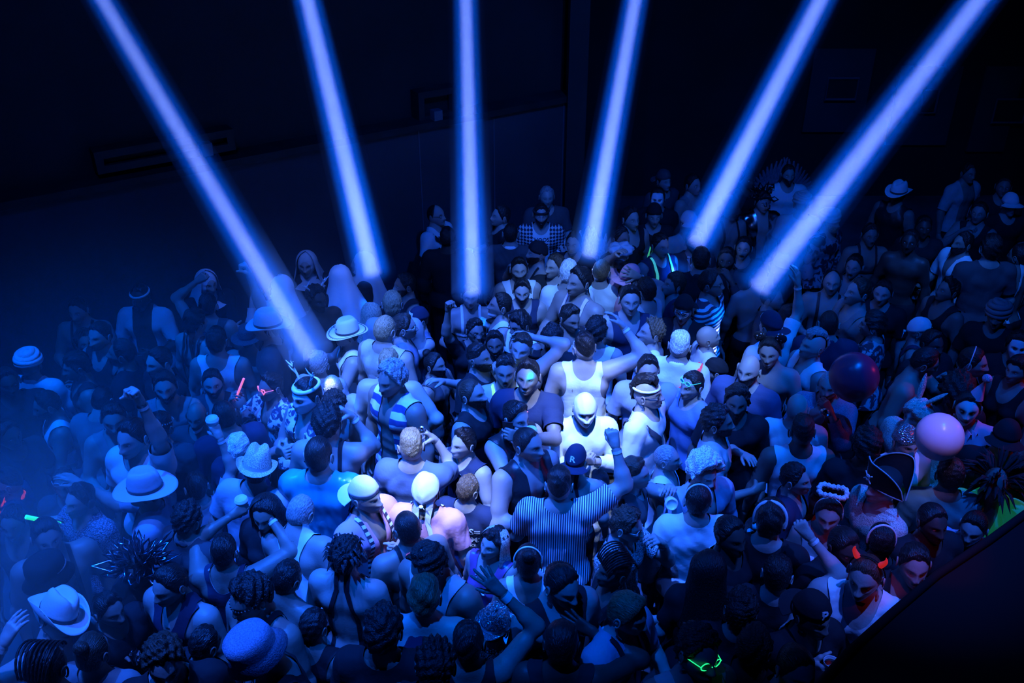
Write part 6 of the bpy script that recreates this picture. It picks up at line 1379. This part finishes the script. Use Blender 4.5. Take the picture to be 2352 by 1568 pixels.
# ---------------------------------------------------------------- haze lit by the beams
def vol_mat(name, dens, aniso=.0, noise=None, col_=(1, 1, 1)):
    m = bpy.data.materials.new(name); m.use_nodes = True; nt = m.node_tree; nt.nodes.clear()
    out = nt.nodes.new('ShaderNodeOutputMaterial'); v = nt.nodes.new('ShaderNodeVolumeScatter'); v.inputs['Density'].default_value = dens; v.inputs['Anisotropy'].default_value = aniso; v.inputs['Color'].default_value = (*col_, 1)
    link(nt, v.outputs[0], out.inputs['Volume']); return m, nt, v
def beam_mat(L):
    m, nt, v = vol_mat('beam_haze', .1, 0.); tc = nt.nodes.new('ShaderNodeTexCoord'); sp = nt.nodes.new('ShaderNodeSeparateXYZ'); link(nt, tc.outputs['Object'], sp.inputs[0])
    dv_ = nt.nodes.new('ShaderNodeMath'); dv_.operation = 'DIVIDE'; dv_.inputs[1].default_value = L; link(nt, sp.outputs['Z'], dv_.inputs[0])
    cr = nt.nodes.new('ShaderNodeFloatCurve'); c = cr.mapping.curves[0]; c.points[0].location = (0, .04); c.points[1].location = (1, 1.0)
    for p in ((.45, .055), (.78, .12), (.90, .30)): c.points.new(*p)  # haze thickened toward the foot, shaped to dim the light landing below
    cr.mapping.update(); link(nt, dv_.outputs[0], cr.inputs['Value'])
    mu = nt.nodes.new('ShaderNodeMath'); mu.operation = 'MULTIPLY'; mu.inputs[1].default_value = 2.0; link(nt, cr.outputs[0], mu.inputs[0]); link(nt, mu.outputs[0], v.inputs['Density']); return m
ORD = ['first beam from the left, slanting right', 'second beam from the left', 'third and most upright beam', 'fourth beam, leaning slightly left', 'fifth beam, slanting down to the left', 'sixth beam, rightmost and most slanted']
for i, (src, tgt) in enumerate(BL):
    d = tgt-src; L = d.length; b = MB(); hf = math.tan(math.radians(BW[i]/2+.15)); b.lathe([(.012, .3)] + [(.012+hf*L*q, L*q) for q in (.25, .5, .75, .985)] + [(.0005, L*.985)], 28); 
    o = b.obj('light_beam', beam_mat(L)); o.rotation_euler = d.to_track_quat('Z', 'Y').to_euler(); o.location = src
    V = o.data.vertices; tag(o, 'blue spotlight beam through haze, '+ORD[i], 'light beam', 'ceiling spotlight beams')
# drifting smoke over the left of the floor
def smoke(px, py, z, rad, dens, label, nsc=1.2):
    m, nt, v = vol_mat('smoke', dens, .0); tc = nt.nodes.new('ShaderNodeTexCoord'); ln = nt.nodes.new('ShaderNodeVectorMath'); ln.operation = 'LENGTH'
    link(nt, tc.outputs['Object'], ln.inputs[0]); mr = nt.nodes.new('ShaderNodeMapRange'); mr.interpolation_type = 'SMOOTHSTEP'; mr.inputs['From Min'].default_value = 1.0; mr.inputs['From Max'].default_value = .1
    mr.inputs['To Min'].default_value = 0; mr.inputs['To Max'].default_value = dens; link(nt, ln.outputs['Value'], mr.inputs['Value']); link(nt, mr.outputs[0], v.inputs['Density'])
    b = MB(); b.ball((0, 0, 0), 1, 24); o = b.obj('smoke_cloud', m); o.location = at_z(px, py, z); o.scale = rad; tag(o, label, 'smoke', None, 'stuff')
smoke(230, 900, 1.7, (2.6, 3.0, 1.4), .085, 'thin blue stage smoke over the crowd at left')
smoke(20, 1330, 1.8, (.8, 1.6, 1.1), .34, 'dense blue smoke at the lower left edge')
